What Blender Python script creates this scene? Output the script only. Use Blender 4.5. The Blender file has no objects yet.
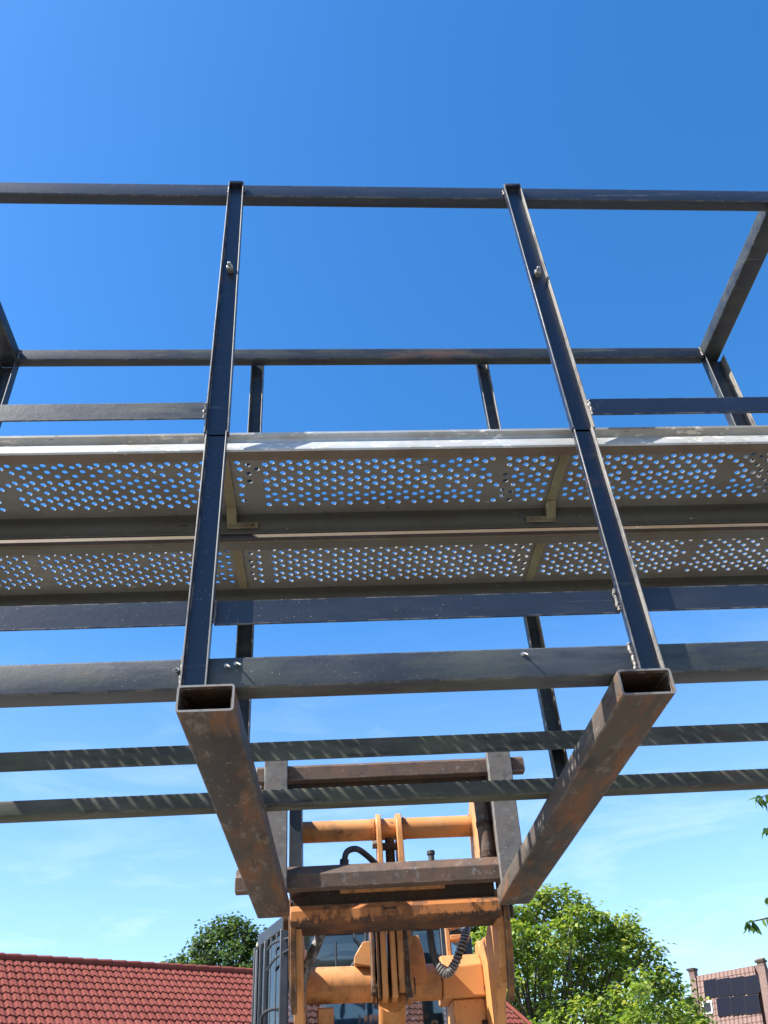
# builder for the raised platform scene
import bpy, bmesh, math, random
import numpy as np
from mathutils import Vector, Matrix
R = math.radians
scene = bpy.context.scene
col = scene.collection
H = 1.55                      # camera height above the ground; lengths below are metres, z given relative to the eye

# ------------------------------------------------------------------ camera
cam_d = bpy.data.cameras.new('camera')
cam = bpy.data.objects.new('camera', cam_d); col.objects.link(cam)
cam_d.sensor_fit = 'VERTICAL'; cam_d.sensor_height = 24.0; cam_d.sensor_width = 18.0
cam_d.lens = 836.54 * 24.0 / 1024.0
cam_d.clip_start = 0.05; cam_d.clip_end = 3000
def camera_matrix(pitch, roll, yaw):
    fw = Vector((0, math.cos(pitch), math.sin(pitch))); up = Vector((0, -math.sin(pitch), math.cos(pitch))); rt = Vector((1, 0, 0))
    rz = Matrix.Rotation(yaw, 3, 'Z'); fw, up, rt = rz @ fw, rz @ up, rz @ rt
    c, s = math.cos(roll), math.sin(roll)
    r2, u2 = c * rt + s * up, c * up - s * rt
    m = Matrix((r2, u2, -fw)).transposed().to_4x4(); m.translation = (0, 0, H)
    return m
cam.matrix_world = camera_matrix(0.6646, -0.0744, -0.0868)
scene.camera = cam

# ------------------------------------------------------------------ light
TO_SUN = Vector((-0.85, -0.25, 1.0)).normalized()
sun_d = bpy.data.lights.new('sun', 'SUN'); sun_d.energy = 5.0; sun_d.angle = R(0.45); sun_d.color = (1.0, 0.95, 0.87)
sun = bpy.data.objects.new('sun', sun_d); col.objects.link(sun)
sun.rotation_euler = (-TO_SUN).to_track_quat('-Z', 'Y').to_euler(); sun.location = (-20, -12, 30)
world = bpy.data.worlds.new('World'); scene.world = world; world.use_nodes = True
wn, wl = world.node_tree.nodes, world.node_tree.links
wn.clear()
w_out = wn.new('ShaderNodeOutputWorld'); w_bg = wn.new('ShaderNodeBackground'); sky = wn.new('ShaderNodeTexSky')
sky.sky_type = 'NISHITA'; sky.sun_disc = False
sky.sun_elevation = math.asin(TO_SUN.z); sky.sun_rotation = math.atan2(TO_SUN.x, TO_SUN.y)
sky.altitude = 50; sky.air_density = 1.0; sky.dust_density = 0.35; sky.ozone_density = 3.0
# thin high cirrus low over the horizon, drawn on the sky by direction
w_tc = wn.new('ShaderNodeTexCoord'); w_map = wn.new('ShaderNodeMapping'); w_map.inputs['Scale'].default_value = (2.2, 2.2, 9.0)
w_map.inputs['Rotation'].default_value = (R(8), R(5), R(30))
w_no = wn.new('ShaderNodeTexNoise'); w_no.inputs['Scale'].default_value = 2.6; w_no.inputs['Detail'].default_value = 7; w_no.inputs['Roughness'].default_value = 0.6
w_no.inputs['Distortion'].default_value = 0.7
w_cr = wn.new('ShaderNodeMapRange'); w_cr.inputs['From Min'].default_value = 0.48; w_cr.inputs['From Max'].default_value = 0.74; w_cr.inputs['To Min'].default_value = 0.30; w_cr.inputs['To Max'].default_value = 0.72
w_sep = wn.new('ShaderNodeSeparateXYZ')
w_h = wn.new('ShaderNodeMapRange'); w_h.inputs['From Min'].default_value = 0.05; w_h.inputs['From Max'].default_value = 0.52; w_h.inputs['To Min'].default_value = 1.0; w_h.inputs['To Max'].default_value = 0.0
w_mul = wn.new('ShaderNodeMath'); w_mul.operation = 'MULTIPLY'
w_hs = wn.new('ShaderNodeHueSaturation'); w_hs.inputs['Saturation'].default_value = 1.31; w_hs.inputs['Hue'].default_value = 0.5015; w_hs.inputs['Value'].default_value = 1.36
w_mix = wn.new('ShaderNodeMix'); w_mix.data_type = 'RGBA'
w_mix.inputs['B'].default_value = (5.4, 6.1, 7.4, 1)
wl.new(w_tc.outputs['Generated'], w_map.inputs['Vector']); wl.new(w_map.outputs[0], w_no.inputs['Vector'])
wl.new(w_no.outputs['Fac'], w_cr.inputs['Value']); wl.new(w_tc.outputs['Generated'], w_sep.inputs[0]); wl.new(w_sep.outputs['Z'], w_h.inputs['Value'])
wl.new(w_cr.outputs[0], w_mul.inputs[0]); wl.new(w_h.outputs[0], w_mul.inputs[1])
wl.new(w_mul.outputs[0], w_mix.inputs['Factor']); wl.new(sky.outputs[0], w_hs.inputs['Color']); wl.new(w_hs.outputs[0], w_mix.inputs['A']); wl.new(w_mix.outputs['Result'], w_bg.inputs['Color'])
w_bg.inputs['Strength'].default_value = 0.082
wl.new(w_bg.outputs[0], w_out.inputs['Surface'])
vs = scene.view_settings
vs.view_transform = 'Standard'; vs.look = 'None'; vs.gamma = 1.0; vs.use_curve_mapping = False; vs.exposure = 1.42

# ------------------------------------------------------------------ materials
def rgba(c): return (c[0], c[1], c[2], 1.0)
class Mat:
    """a small node builder: object coordinates feed noise layers that are mixed into colour, roughness and bump"""
    def __init__(self, name, base, rough=0.5, metallic=0.0, spec=0.5):
        self.m = bpy.data.materials.new(name); self.m.use_nodes = True
        self.n, self.l = self.m.node_tree.nodes, self.m.node_tree.links
        self.b = self.n['Principled BSDF']; self.b.inputs['Metallic'].default_value = metallic
        self.b.inputs['Specular IOR Level'].default_value = spec
        self.tc = self.n.new('ShaderNodeTexCoord')
        c = self.n.new('ShaderNodeRGB'); c.outputs[0].default_value = rgba(base); self.c = c.outputs[0]
        v = self.n.new('ShaderNodeValue'); v.outputs[0].default_value = rough; self.r = v.outputs[0]
        self.h = None
    def noise(self, scale, detail=5, rough=0.6, stretch=(1, 1, 1), off=0.0):
        mp = self.n.new('ShaderNodeMapping'); mp.inputs['Scale'].default_value = stretch; mp.inputs['Location'].default_value = (off, off * 1.7, off * .6)
        self.l.new(self.tc.outputs['Object'], mp.inputs['Vector'])
        t = self.n.new('ShaderNodeTexNoise'); t.inputs['Scale'].default_value = scale; t.inputs['Detail'].default_value = detail; t.inputs['Roughness'].default_value = rough
        self.l.new(mp.outputs[0], t.inputs['Vector']); return t.outputs['Fac']
    def voronoi(self, scale, stretch=(1, 1, 1)):
        mp = self.n.new('ShaderNodeMapping'); mp.inputs['Scale'].default_value = stretch
        self.l.new(self.tc.outputs['Object'], mp.inputs['Vector'])
        t = self.n.new('ShaderNodeTexVoronoi'); t.inputs['Scale'].default_value = scale
        self.l.new(mp.outputs[0], t.inputs['Vector']); return t.outputs['Distance']
    def ramp(self, fac, a, b, lo=0.0, hi=1.0):
        t = self.n.new('ShaderNodeMapRange'); t.interpolation_type = 'SMOOTHSTEP'
        for k, v in (('From Min', a), ('From Max', b), ('To Min', lo), ('To Max', hi)): t.inputs[k].default_value = v
        self.l.new(fac, t.inputs['Value']); return t.outputs[0]
    def mult(self, a, b):
        t = self.n.new('ShaderNodeMath'); t.operation = 'MULTIPLY'; self.l.new(a, t.inputs[0]); self.l.new(b, t.inputs[1]); return t.outputs[0]
    def axis(self, k):
        s = self.n.new('ShaderNodeSeparateXYZ'); self.l.new(self.tc.outputs['Object'], s.inputs[0]); return s.outputs[k]
    def edge(self, radius, scale, lo=.46, hi=.62, amt=1.0):
        """mask of worn corners: where the rounded-off normal leaves the face normal, broken up by noise"""
        bv = self.n.new('ShaderNodeBevel'); bv.samples = 4; bv.inputs['Radius'].default_value = radius
        ge = self.n.new('ShaderNodeNewGeometry'); d = self.n.new('ShaderNodeVectorMath'); d.operation = 'DOT_PRODUCT'
        self.l.new(bv.outputs[0], d.inputs[0]); self.l.new(ge.outputs['True Normal'], d.inputs[1])
        return self.mult(self.ramp(d.outputs['Value'], .99, .90, 0.0, amt), self.ramp(self.noise(scale, 6, .75, (1, 1, 1), 41), lo, hi))
    def layer(self, mask, color, rough=None):
        x = self.n.new('ShaderNodeMix'); x.data_type = 'RGBA'; x.inputs['B'].default_value = rgba(color)
        self.l.new(mask, x.inputs['Factor']); self.l.new(self.c, x.inputs['A']); self.c = x.outputs['Result']
        if rough is not None:
            y = self.n.new('ShaderNodeMix'); y.data_type = 'FLOAT'; y.inputs['B'].default_value = rough
            self.l.new(mask, y.inputs['Factor']); self.l.new(self.r, y.inputs['A']); self.r = y.outputs['Result']
        return self
    def bump(self, h, strength=0.3, dist=0.002):
        b = self.n.new('ShaderNodeBump'); b.inputs['Strength'].default_value = strength; b.inputs['Distance'].default_value = dist
        self.l.new(h, b.inputs['Height'])
        if self.h: self.l.new(self.h, b.inputs['Normal'])
        self.h = b.outputs[0]; return self
    def done(self):
        self.l.new(self.c, self.b.inputs['Base Color']); self.l.new(self.r, self.b.inputs['Roughness'])
        if self.h: self.l.new(self.h, self.b.inputs['Normal'])
        return self.m

def black_paint(name, dust, rust, algae=0.0, rough=0.42, spec=0.5, dustc=(0.095, 0.10, 0.105), base=(.007, .0105, .020), lo=.45):
    k = Mat(name, base, rough, spec=spec)
    n1 = k.noise(5, 6, .65, (1.0, 3, 3)); n2 = k.noise(60, 4, .7); n3 = k.noise(2.2, 6, .7, (.5, 2, 2), 3.0)
    k.layer(k.ramp(n1, .35, .75, dust*lo, dust), dustc, .62)
    k.layer(k.ramp(k.noise(6, 6, .7, (.35, 2.5, 2.5), 31), .52, .66, 0, .6), (.012, .013, .016), .38)
    if algae: k.layer(k.ramp(k.noise(7, 5, .7, (.6, 2, 2), 9), .42, .62, 0, algae), (0.085, 0.10, 0.05), .75)
    k.layer(k.ramp(n3, .60, .70, 0, rust), (0.13, 0.055, 0.025), .8)
    big = k.ramp(k.noise(2.3, 3, .5, (1, 1, 1), 17), .44, .62)
    k.layer(k.ramp(k.noise(9, 5, .7, (.25, 5, 5), 23), .62, .70, 0, .35), (.15, .155, .16), .6)
    k.layer(k.mult(big, k.mult(k.ramp(k.voronoi(110), .12, .07), k.ramp(n2, .46, .55))), (0.42, 0.40, 0.36), .8)
    k.layer(k.mult(big, k.mult(k.ramp(k.voronoi(43, (1, 1.5, 1.5)), .08, .05), k.ramp(n1, .48, .56))), (0.34, 0.27, 0.21), .8)
    k.layer(k.edge(.006, 16, .46, .58, .85), (.20, .185, .165), .6)
    k.bump(n2, .24, .002); k.bump(k.noise(14, 4, .6), .08, .004)
    return k.done()
M = {}
M['black'] = black_paint('black painted steel', .16, .85, rough=.34, spec=.42, base=(.009, .0145, .028))
M['black_far'] = black_paint('near black painted steel', .16, .5, .2, rough=.42, spec=.35)
M['black_post'] = black_paint('dark blue black painted steel', .05, .55, rough=.30, spec=.45, base=(.008, .013, .028))
M['black_dusty'] = black_paint('dusty black painted steel', .42, .45, .22, rough=.44, lo=.25)
M['black_rear'] = black_paint('weathered black painted steel', .70, .35, .35, rough=.62, spec=.10, dustc=(.165, .16, .125))
k = Mat('worn bare lip of painted steel', (.20, .19, .175), .6); k.layer(k.ramp(k.noise(9, 6, .7, (1, 1, .5)), .46, .64, 0, .85), (.018, .02, .026), .45); k.layer(k.ramp(k.noise(50, 4, .7), .55, .66, 0, .6), (.16, .09, .05), .8); M['worn_lip'] = k.done()
def rusty(name, base, orange, dark, grey, amt=.7):
    k = Mat(name, base, .78, spec=.3)
    k.layer(k.ramp(k.noise(4, 6, .7, (2, 1, 2)), .38, .66, 0, amt), orange, .85)
    k.layer(k.ramp(k.noise(9, 6, .7, (2, .6, 2), 4), .48, .68, 0, .75), dark, .8)
    k.layer(k.ramp(k.noise(26, 5, .7, (1, .5, 1), 8), .56, .70, 0, .55), grey, .7)
    k.layer(k.mult(k.ramp(k.voronoi(60), .16, .08), k.ramp(k.noise(30), .5, .6)), (.36, .3, .25))
    k.layer(k.edge(.007, 20, .44, .58, .8), (.27, .24, .21), .6)
    k.bump(k.noise(90, 4, .7), .35, .0015)
    return k.done()
M['rust_tube'] = rusty('rusty brown steel', (.105, .080, .060), (.21, .088, .036), (.040, .033, .029), (.19, .17, .145), .75)
def sleeve_rust():
    k = Mat('patchy rusted sleeve steel', (.072, .057, .045), .75, spec=.3)
    k.layer(k.ramp(k.noise(5, 6, .72, (2.2, .45, 2.2)), .46, .62, 0, .75), (.18, .075, .030), .85)
    k.layer(k.ramp(k.noise(3.2, 6, .72, (1.6, .8, 1.6), 4), .52, .62, 0, .85), (.022, .021, .022), .55)
    k.layer(k.ramp(k.noise(11, 6, .75, (1.5, .5, 1.5), 8), .55, .66, 0, .7), (.17, .15, .125), .7)
    k.layer(k.ramp(k.noise(17, 5, .7, (3.0, .25, 3.0), 14), .58, .66, 0, .7), (.045, .034, .026), .8)
    k.layer(k.mult(k.ramp(k.voronoi(45), .13, .06), k.ramp(k.noise(22), .52, .6)), (.38, .32, .27))
    k.layer(k.edge(.008, 18, .42, .56, .85), (.25, .215, .18), .6)
    k.bump(k.noise(80, 5, .75), .45, .002); return k.done()
M['sleeve'] = sleeve_rust()
M['fork_steel'] = rusty('grey worn fork steel', (.125, .12, .115), (.12, .085, .065), (.06, .056, .055), (.22, .21, .20), .5)
M['carriage'] = rusty('worn brown carriage steel', (.085, .060, .045), (.15, .075, .045), (.045, .040, .040), (.19, .18, .17), .5)
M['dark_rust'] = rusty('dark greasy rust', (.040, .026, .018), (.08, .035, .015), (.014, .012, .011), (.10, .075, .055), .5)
def galv(name, base, dirt, amt, metal=.45, splash=.66):
    k = Mat(name, base, .58, metal, .4)
    k.layer(k.ramp(k.voronoi(28), .1, .7, 0, .35), (base[0]*.75, base[1]*.78, base[2]*.8))
    k.layer(k.ramp(k.noise(3.0, 6, .7, (1, 2, 2)), .4, .65, 0, amt), dirt, .75)
    k.layer(k.mult(k.ramp(k.noise(34, 5, .75, (.6, 1.4, 1.4), 2), splash, splash+.05), k.ramp(k.noise(3, 3, .5, (1, 1, 1), 5), .42, .55)), (.66, .63, .58), .9)
    k.layer(k.mult(k.ramp(k.noise(46, 4, .7, (.4, 1, 1), 12), .63, .68), k.ramp(k.noise(5, 3, .5, (1, 1, 1), 15), .5, .6)), (.06, .055, .05), .9)
    k.bump(k.noise(70, 3), .2, .001)
    return k.done()
M['galv'] = galv('galvanised steel', (.40, .415, .42), (.25, .235, .205), .7, .1, .56)
M['galv_dirty'] = galv('dirty galvanised sheet', (.200, .193, .175), (.13, .11, .085), .65, .1)
M['galv_skirt'] = galv('stained galvanised flange', (.12, .12, .10), (.11, .08, .05), .6, .15)
M['skirt_dark'] = galv('dark greenish inner flange', (.11, .115, .10), (.085, .07, .05), .5, .2)
M['flange_brown'] = galv('brown stained lower flange', (.14, .11, .08), (.10, .065, .04), .7, .1)
M['stiffener'] = rusty('yellowish stained strap', (.19, .175, .105), (.17, .12, .06), (.10, .09, .055), (.26, .25, .17), .5)
def orange(name, wear, grime):
    k = Mat(name, (.54, .245, .082), .5, spec=.45)
    k.layer(k.ramp(k.noise(2.3, 5, .6), .35, .7, 0, .45), (.42, .155, .042), .5)
    k.layer(k.ramp(k.noise(3.1, 6, .7, (1, 1, 1), 21), .50, .72, 0, .5), (.46, .28, .13), .7)
    k.layer(k.ramp(k.noise(11, 6, .75, (1, 1, 1), 3), .60, .68, 0, wear), (.15, .055, .022), .8)
    k.layer(k.ramp(k.noise(40, 5, .8, (1, 1, .6), 6), .62, .69, 0, wear), (.05, .03, .02), .8)
    k.layer(k.ramp(k.noise(4, 6, .7, (1, 1, 1), 11), .48, .70, 0, grime), (.10, .06, .03), .8)
    k.layer(k.ramp(k.noise(9, 6, .75, (2.2, 2.2, .35), 27), .56, .68, 0, grime*.9), (.13, .075, .04), .8)
    k.layer(k.edge(.010, 13, .47, .56, .9), (.09, .042, .022), .8)
    k.bump(k.noise(60, 3), .12, .001)
    return k.done()
M['orange'] = orange('yellow orange machine paint', .85, .55)
M['orange_worn'] = orange('worn yellow orange paint with black grease', 1.0, 1.0)
M['arm_rust'] = rusty('brown worn arm nose with yellow remnants', (.075, .045, .028), (.42, .17, .04), (.03, .022, .018), (.20, .16, .12), .45)
def edge_worn():
    k = Mat('yellow paint chipped to black along the lower lip', (.37, .135, .033), .6)
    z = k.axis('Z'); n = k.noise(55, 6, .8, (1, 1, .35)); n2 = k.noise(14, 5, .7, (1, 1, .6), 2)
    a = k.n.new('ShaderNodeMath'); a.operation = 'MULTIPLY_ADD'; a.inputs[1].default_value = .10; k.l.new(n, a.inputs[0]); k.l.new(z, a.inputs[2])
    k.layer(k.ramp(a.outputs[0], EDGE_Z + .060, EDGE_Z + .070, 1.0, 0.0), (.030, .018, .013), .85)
    k.layer(k.ramp(n2, .48, .58, 0, .85), (.075, .035, .018), .85)
    k.layer(k.ramp(k.noise(4, 5, .7, (1, 1, 1), 7), .4, .7, 0, .5), (.30, .105, .025))
    return k.done()
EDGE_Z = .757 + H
M['edge_worn'] = edge_worn()
k = Mat('black rubber', (.022, .022, .024), .6); k.layer(k.ramp(k.noise(18, 5, .7), .45, .7, 0, .6), (.10, .095, .09), .8); M['rubber'] = k.done()
k = Mat('grey spiral hose guard', (.16, .155, .15), .65); k.layer(k.ramp(k.noise(40, 5, .7), .45, .65, 0, .7), (.33, .31, .29)); M['hose_guard'] = k.done()
k = Mat('scuffed grey black hose', (.045, .044, .045), .6); k.layer(k.ramp(k.noise(30, 5, .75), .46, .60, 0, .9), (.26, .245, .23), .85); M['hose_worn'] = k.done()
k = Mat('dull zinc bolt', (.30, .30, .29), .5, .7); M['zinc'] = k.done()
k = Mat('weld bead', (.17, .16, .15), .5, .4); k.layer(k.ramp(k.noise(80), .45, .6), (.12, .10, .09)); k.bump(k.noise(120), .8, .004); M['weld'] = k.done()
k = Mat('cab black steel', (.014, .016, .020), .45); k.layer(k.ramp(k.noise(8, 5), .4, .75, 0, .2), (.10, .10, .105), .7); M['cab_black'] = k.done()
k = Mat('cab grey steel', (.09, .095, .105), .5); k.layer(k.ramp(k.noise(8, 5), .4, .75, 0, .4), (.25, .25, .25), .7); M['cab_grey'] = k.done()
k = Mat('cream cab roof', (.62, .50, .33), .5); k.layer(k.ramp(k.noise(6, 5), .45, .75, 0, .5), (.42, .34, .24)); M['cream'] = k.done()
k = Mat('headliner', (.30, .33, .35), .8); M['headliner'] = k.done()
k = Mat('blue seat cloth', (.035, .085, .17), .9); k.layer(k.ramp(k.noise(25), .4, .7, 0, .5), (.07, .13, .22)); M['seat'] = k.done()
def glass(name, tint):
    m = bpy.data.materials.new(name); m.use_nodes = True; n, l = m.node_tree.nodes, m.node_tree.links; n.clear()
    o = n.new('ShaderNodeOutputMaterial'); mx = n.new('ShaderNodeMixShader'); tr = n.new('ShaderNodeBsdfTransparent'); gl = n.new('ShaderNodeBsdfGlossy')
    fr = n.new('ShaderNodeFresnel'); fr.inputs['IOR'].default_value = 1.75; gl.inputs['Roughness'].default_value = .03; tr.inputs['Color'].default_value = rgba(tint)
    l.new(fr.outputs[0], mx.inputs[0]); l.new(tr.outputs[0], mx.inputs[1]); l.new(gl.outputs[0], mx.inputs[2]); l.new(mx.outputs[0], o.inputs[0]); return m
M['glass'] = glass('tinted cab glass', (.80, .91, .93))
M['window_glass'] = glass('house window glass', (.5, .55, .6))
k = Mat('red clay roof tile', (.175, .050, .038), .85, spec=.08)
k.layer(k.ramp(k.noise(1.2, 5, .6), .35, .7, 0, .5), (.125, .031, .024)); k.layer(k.ramp(k.noise(14, 5, .7), .52, .72, 0, .45), (.17, .05, .04), .8)
k.layer(k.ramp(k.noise(40, 4, .7, (1, 1, 1), 5), .62, .7, 0, .5), (.20, .068, .048)); k.layer(k.ramp(k.noise(6, 6, .75, (1, 1, 1), 9), .60, .70, 0, .5), (.11, .085, .06)); M['red_tile'] = k.done()
def brick(name, a, b, scale=4.6):
    k = Mat(name, a, .85, spec=.25)
    t = k.n.new('ShaderNodeTexBrick'); t.inputs['Scale'].default_value = scale; t.inputs['Color1'].default_value = rgba(a); t.inputs['Color2'].default_value = rgba(b); t.inputs['Mortar'].default_value = (.34, .31, .28, 1)
    t.inputs['Mortar Size'].default_value = .012
    mp = k.n.new('ShaderNodeMapping'); mp.inputs['Rotation'].default_value = (R(90), 0, 0)
    k.l.new(k.tc.outputs['Object'], mp.inputs['Vector']); k.l.new(mp.outputs[0], t.inputs['Vector']); k.c = t.outputs['Color']
    k.layer(k.ramp(k.noise(3), .45, .75, 0, .4), (b[0]*.6, b[1]*.6, b[2]*.6)); return k.done()
M['brick'] = brick('brown red brick', (.14, .08, .062), (.105, .058, .046))
k = Mat('pinkish brown roof tile', (.155, .095, .075), .75); k.layer(k.ramp(k.noise(2.5, 5), .4, .7, 0, .5), (.20, .105, .08)); M['brown_tile'] = k.done()
k = Mat('solar cell glass', (.006, .008, .016), .3, spec=.002); M['solar'] = k.done()
k = Mat('black panel frame', (.040, .042, .047), .6, .0, .1); M['panel_frame'] = k.done()
k = Mat('weathered white window frame', (.42, .42, .41), .6); M['white'] = k.done()
k = Mat('concrete pavers', (.30, .28, .25), .9)
t = k.n.new('ShaderNodeTexBrick'); t.inputs['Scale'].default_value = 4.5; t.inputs['Color1'].default_value = (.24, .215, .18, 1); t.inputs['Color2'].default_value = (.19, .17, .145, 1); t.inputs['Mortar'].default_value = (.16, .145, .12, 1); t.inputs['Mortar Size'].default_value = .015
k.l.new(k.tc.outputs['Object'], t.inputs['Vector']); k.c = t.outputs['Color']; k.layer(k.ramp(k.noise(.6, 5), .4, .7, 0, .4), (.22, .21, .18)); M['ground'] = k.done()
k = Mat('tree bark', (.11, .085, .06), .9); k.layer(k.ramp(k.noise(9, 6, .7, (3, 3, .6)), .4, .65, 0, .8), (.05, .04, .03)); k.bump(k.noise(20, 4, .6, (3, 3, .5)), .6, .02); M['bark'] = k.done()
def leaf(name, a, b, c):
    m = bpy.data.materials.new(name); m.use_nodes = True; n, l = m.node_tree.nodes, m.node_tree.links; n.clear()
    o = n.new('ShaderNodeOutputMaterial'); g = n.new('ShaderNodeNewGeometry'); cr = n.new('ShaderNodeValToRGB')
    e = cr.color_ramp.elements; e[0].position = 0.0; e[0].color = rgba(a); e[1].position = 1.0; e[1].color = rgba(c); x = e.new(.55); x.color = rgba(b)
    l.new(g.outputs['Random Per Island'], cr.inputs[0])
    p = n.new('ShaderNodeBsdfPrincipled'); p.inputs['Roughness'].default_value = .5; p.inputs['Specular IOR Level'].default_value = .35
    tl = n.new('ShaderNodeBsdfTranslucent'); hs = n.new('ShaderNodeHueSaturation'); hs.inputs['Saturation'].default_value = 1.15; hs.inputs['Value'].default_value = 1.5; hs.inputs['Hue'].default_value = .485
    mx = n.new('ShaderNodeMixShader'); mx.inputs[0].default_value = .45
    l.new(cr.outputs[0], p.inputs['Base Color']); l.new(cr.outputs[0], hs.inputs['Color']); l.new(hs.outputs[0], tl.inputs['Color'])
    l.new(p.outputs[0], mx.inputs[1]); l.new(tl.outputs[0], mx.inputs[2]); l.new(mx.outputs[0], o.inputs[0]); return m
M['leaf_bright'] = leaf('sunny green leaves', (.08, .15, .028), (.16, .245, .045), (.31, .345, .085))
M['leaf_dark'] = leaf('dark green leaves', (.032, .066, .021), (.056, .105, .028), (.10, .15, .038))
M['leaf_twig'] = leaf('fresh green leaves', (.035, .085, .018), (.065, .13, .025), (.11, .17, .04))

# ------------------------------------------------------------------ mesh helpers
def rounded(w, h, r=.006, seg=3):
    pts = []
    for cx, cy, a0 in ((w/2-r, h/2-r, 0), (-w/2+r, h/2-r, 90), (-w/2+r, -h/2+r, 180), (w/2-r, -h/2+r, 270)):
        for i in range(seg + 1):
            a = R(a0 + 90 * i / seg); pts.append((cx + r * math.cos(a), cy + r * math.sin(a)))
    return pts
class MB:
    def __init__(self): self.v, self.f = [], []
    def add(self, v, f):
        o = len(self.v); self.v += [tuple(p) for p in v]; self.f += [tuple(i + o for i in q) for q in f]; return self
    def box(self, x0, x1, y0, y1, z0, z1):
        return self.add([(x0,y0,z0),(x1,y0,z0),(x1,y1,z0),(x0,y1,z0),(x0,y0,z1),(x1,y0,z1),(x1,y1,z1),(x0,y1,z1)],
                        [(0,3,2,1),(4,5,6,7),(0,1,5,4),(1,2,6,5),(2,3,7,6),(3,0,4,7)])
    def sweep(self, prof, p0, p1, u, w, inner=None):
        """extrude a closed 2-D profile (u, w axes) from p0 to p1; with an inner profile the tube is hollow and open at both ends"""
        p0, p1, u, w = Vector(p0), Vector(p1), Vector(u), Vector(w); n = len(prof)
        v = [p + u * a + w * b for p in (p0, p1) for a, b in prof]
        f = [(i, (i+1) % n, n + (i+1) % n, n + i) for i in range(n)]
        if inner is None: f += [tuple(range(n))[::-1], tuple(range(n, 2*n))]
        else:
            v += [p + u * a + w * b for p in (p0, p1) for a, b in inner]
            for i in range(n):
                j = (i+1) % n
                f += [(2*n+j, 2*n+i, 3*n+i, 3*n+j), (j, i, 2*n+i, 2*n+j), (n+i, n+j, 3*n+j, 3*n+i)]
        return self.add(v, f)
    def rail(self, p0, p1, w, h, r=.005):
        """rounded rectangular tube running mostly along x or y; w is the horizontal width, h the height"""
        d = (Vector(p1) - Vector(p0)).normalized(); u = d.cross(Vector((0, 0, 1))).normalized(); return self.sweep(rounded(w, h, r), p0, p1, u, u.cross(d))
    def cyl(self, p0, p1, r, n=20, r1=None):
        p0, p1 = Vector(p0), Vector(p1); d = (p1-p0).normalized(); u = d.orthogonal().normalized(); w = d.cross(u); r1 = r if r1 is None else r1
        v = [p + u*q*math.cos(2*math.pi*i/n) + w*q*math.sin(2*math.pi*i/n) for p, q in ((p0, r), (p1, r1)) for i in range(n)]
        return self.add(v, [(i, (i+1) % n, n+(i+1) % n, n+i) for i in range(n)] + [tuple(range(n))[::-1], tuple(range(n, 2*n))])
    def path(self, pts, r, n=12, smooth=6):
        """tube along a Catmull-Rom path; r may be a number or a function of 0..1"""
        P = [Vector(p) for p in pts]; P = [P[0]*2-P[1]] + P + [P[-1]*2-P[-2]]; Q = []
        for i in range(1, len(P)-2):
            for k in range(smooth):
                t = k/smooth; a, b, c, d = P[i-1:i+3]
                Q.append(.5*((2*b)+(c-a)*t+(2*a-5*b+4*c-d)*t*t+(3*b-a-3*c+d)*t**3))
        Q.append(P[-2]); v, f = [], []; u = (Q[1]-Q[0]).orthogonal().normalized()
        for i, q in enumerate(Q):
            d = (Q[min(i+1, len(Q)-1)]-Q[max(i-1, 0)]).normalized(); u = (u - d*u.dot(d)).normalized(); w = d.cross(u)
            rr = r(i/(len(Q)-1)) if callable(r) else r
            v += [q + u*rr*math.cos(2*math.pi*k/n) + w*rr*math.sin(2*math.pi*k/n) for k in range(n)]
        for i in range(len(Q)-1):
            for k in range(n): f.append((i*n+k, i*n+(k+1) % n, (i+1)*n+(k+1) % n, (i+1)*n+k))
        f += [tuple(range(n))[::-1], tuple(range((len(Q)-1)*n, len(Q)*n))]
        return self.add(v, f)
    def plate(self, poly, axis, a, b):
        """polygon extruded along one axis: 'x' takes (y,z) points, 'y' takes (x,z), 'z' takes (x,y)"""
        mk = {'x': lambda t, p: (t, p[0], p[1]), 'y': lambda t, p: (p[0], t, p[1]), 'z': lambda t, p: (p[0], p[1], t)}[axis]; n = len(poly)
        return self.add([mk(t, p) for t in (a, b) for p in poly], [(i, (i+1) % n, n+(i+1) % n, n+i) for i in range(n)] + [tuple(range(n))[::-1], tuple(range(n, 2*n))])
    def build(self, name, mat, parent=None, bevel=0.0, loc=(0, 0, 0), smooth=35):
        me = bpy.data.meshes.new(name); o0 = Vector(parent.matrix_world.translation if parent else loc)
        if not parent: o0.z += H
        me.from_pydata([(x-o0.x, y-o0.y, z+H-o0.z) for x, y, z in self.v], [], self.f)
        bm = bmesh.new(); bm.from_mesh(me); bmesh.ops.recalc_face_normals(bm, faces=bm.faces); bm.to_mesh(me); bm.free()
        me.materials.append(M[mat]); ob = bpy.data.objects.new(name, me); col.objects.link(ob)
        if smooth:
            me.polygons.foreach_set('use_smooth', [True]*len(me.polygons)); me.set_sharp_from_angle(angle=R(smooth))
        if bevel:
            b = ob.modifiers.new('bevel', 'BEVEL'); b.width = bevel; b.segments = 2; b.limit_method = 'ANGLE'; b.angle_limit = R(40)
        if parent: ob.parent = parent; ob.matrix_world = Matrix.Translation(parent.matrix_world.translation)
        else: ob.location = o0
        if parent and parent.parent is None: pass
        bpy.context.view_layer.update()
        return ob
def tag(o, label=None, cat=None, group=None, kind=None):
    for k, v in (('label', label), ('category', cat), ('group', group), ('kind', kind)):
        if v: o[k] = v
    return o
def thing(name, loc, label, cat, group=None):
    o = bpy.data.objects.new(name, None); o.location = (loc[0], loc[1], loc[2]+H); o.empty_display_size = .2; col.objects.link(o)
    bpy.context.view_layer.update(); return tag(o, label, cat, group)

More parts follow.
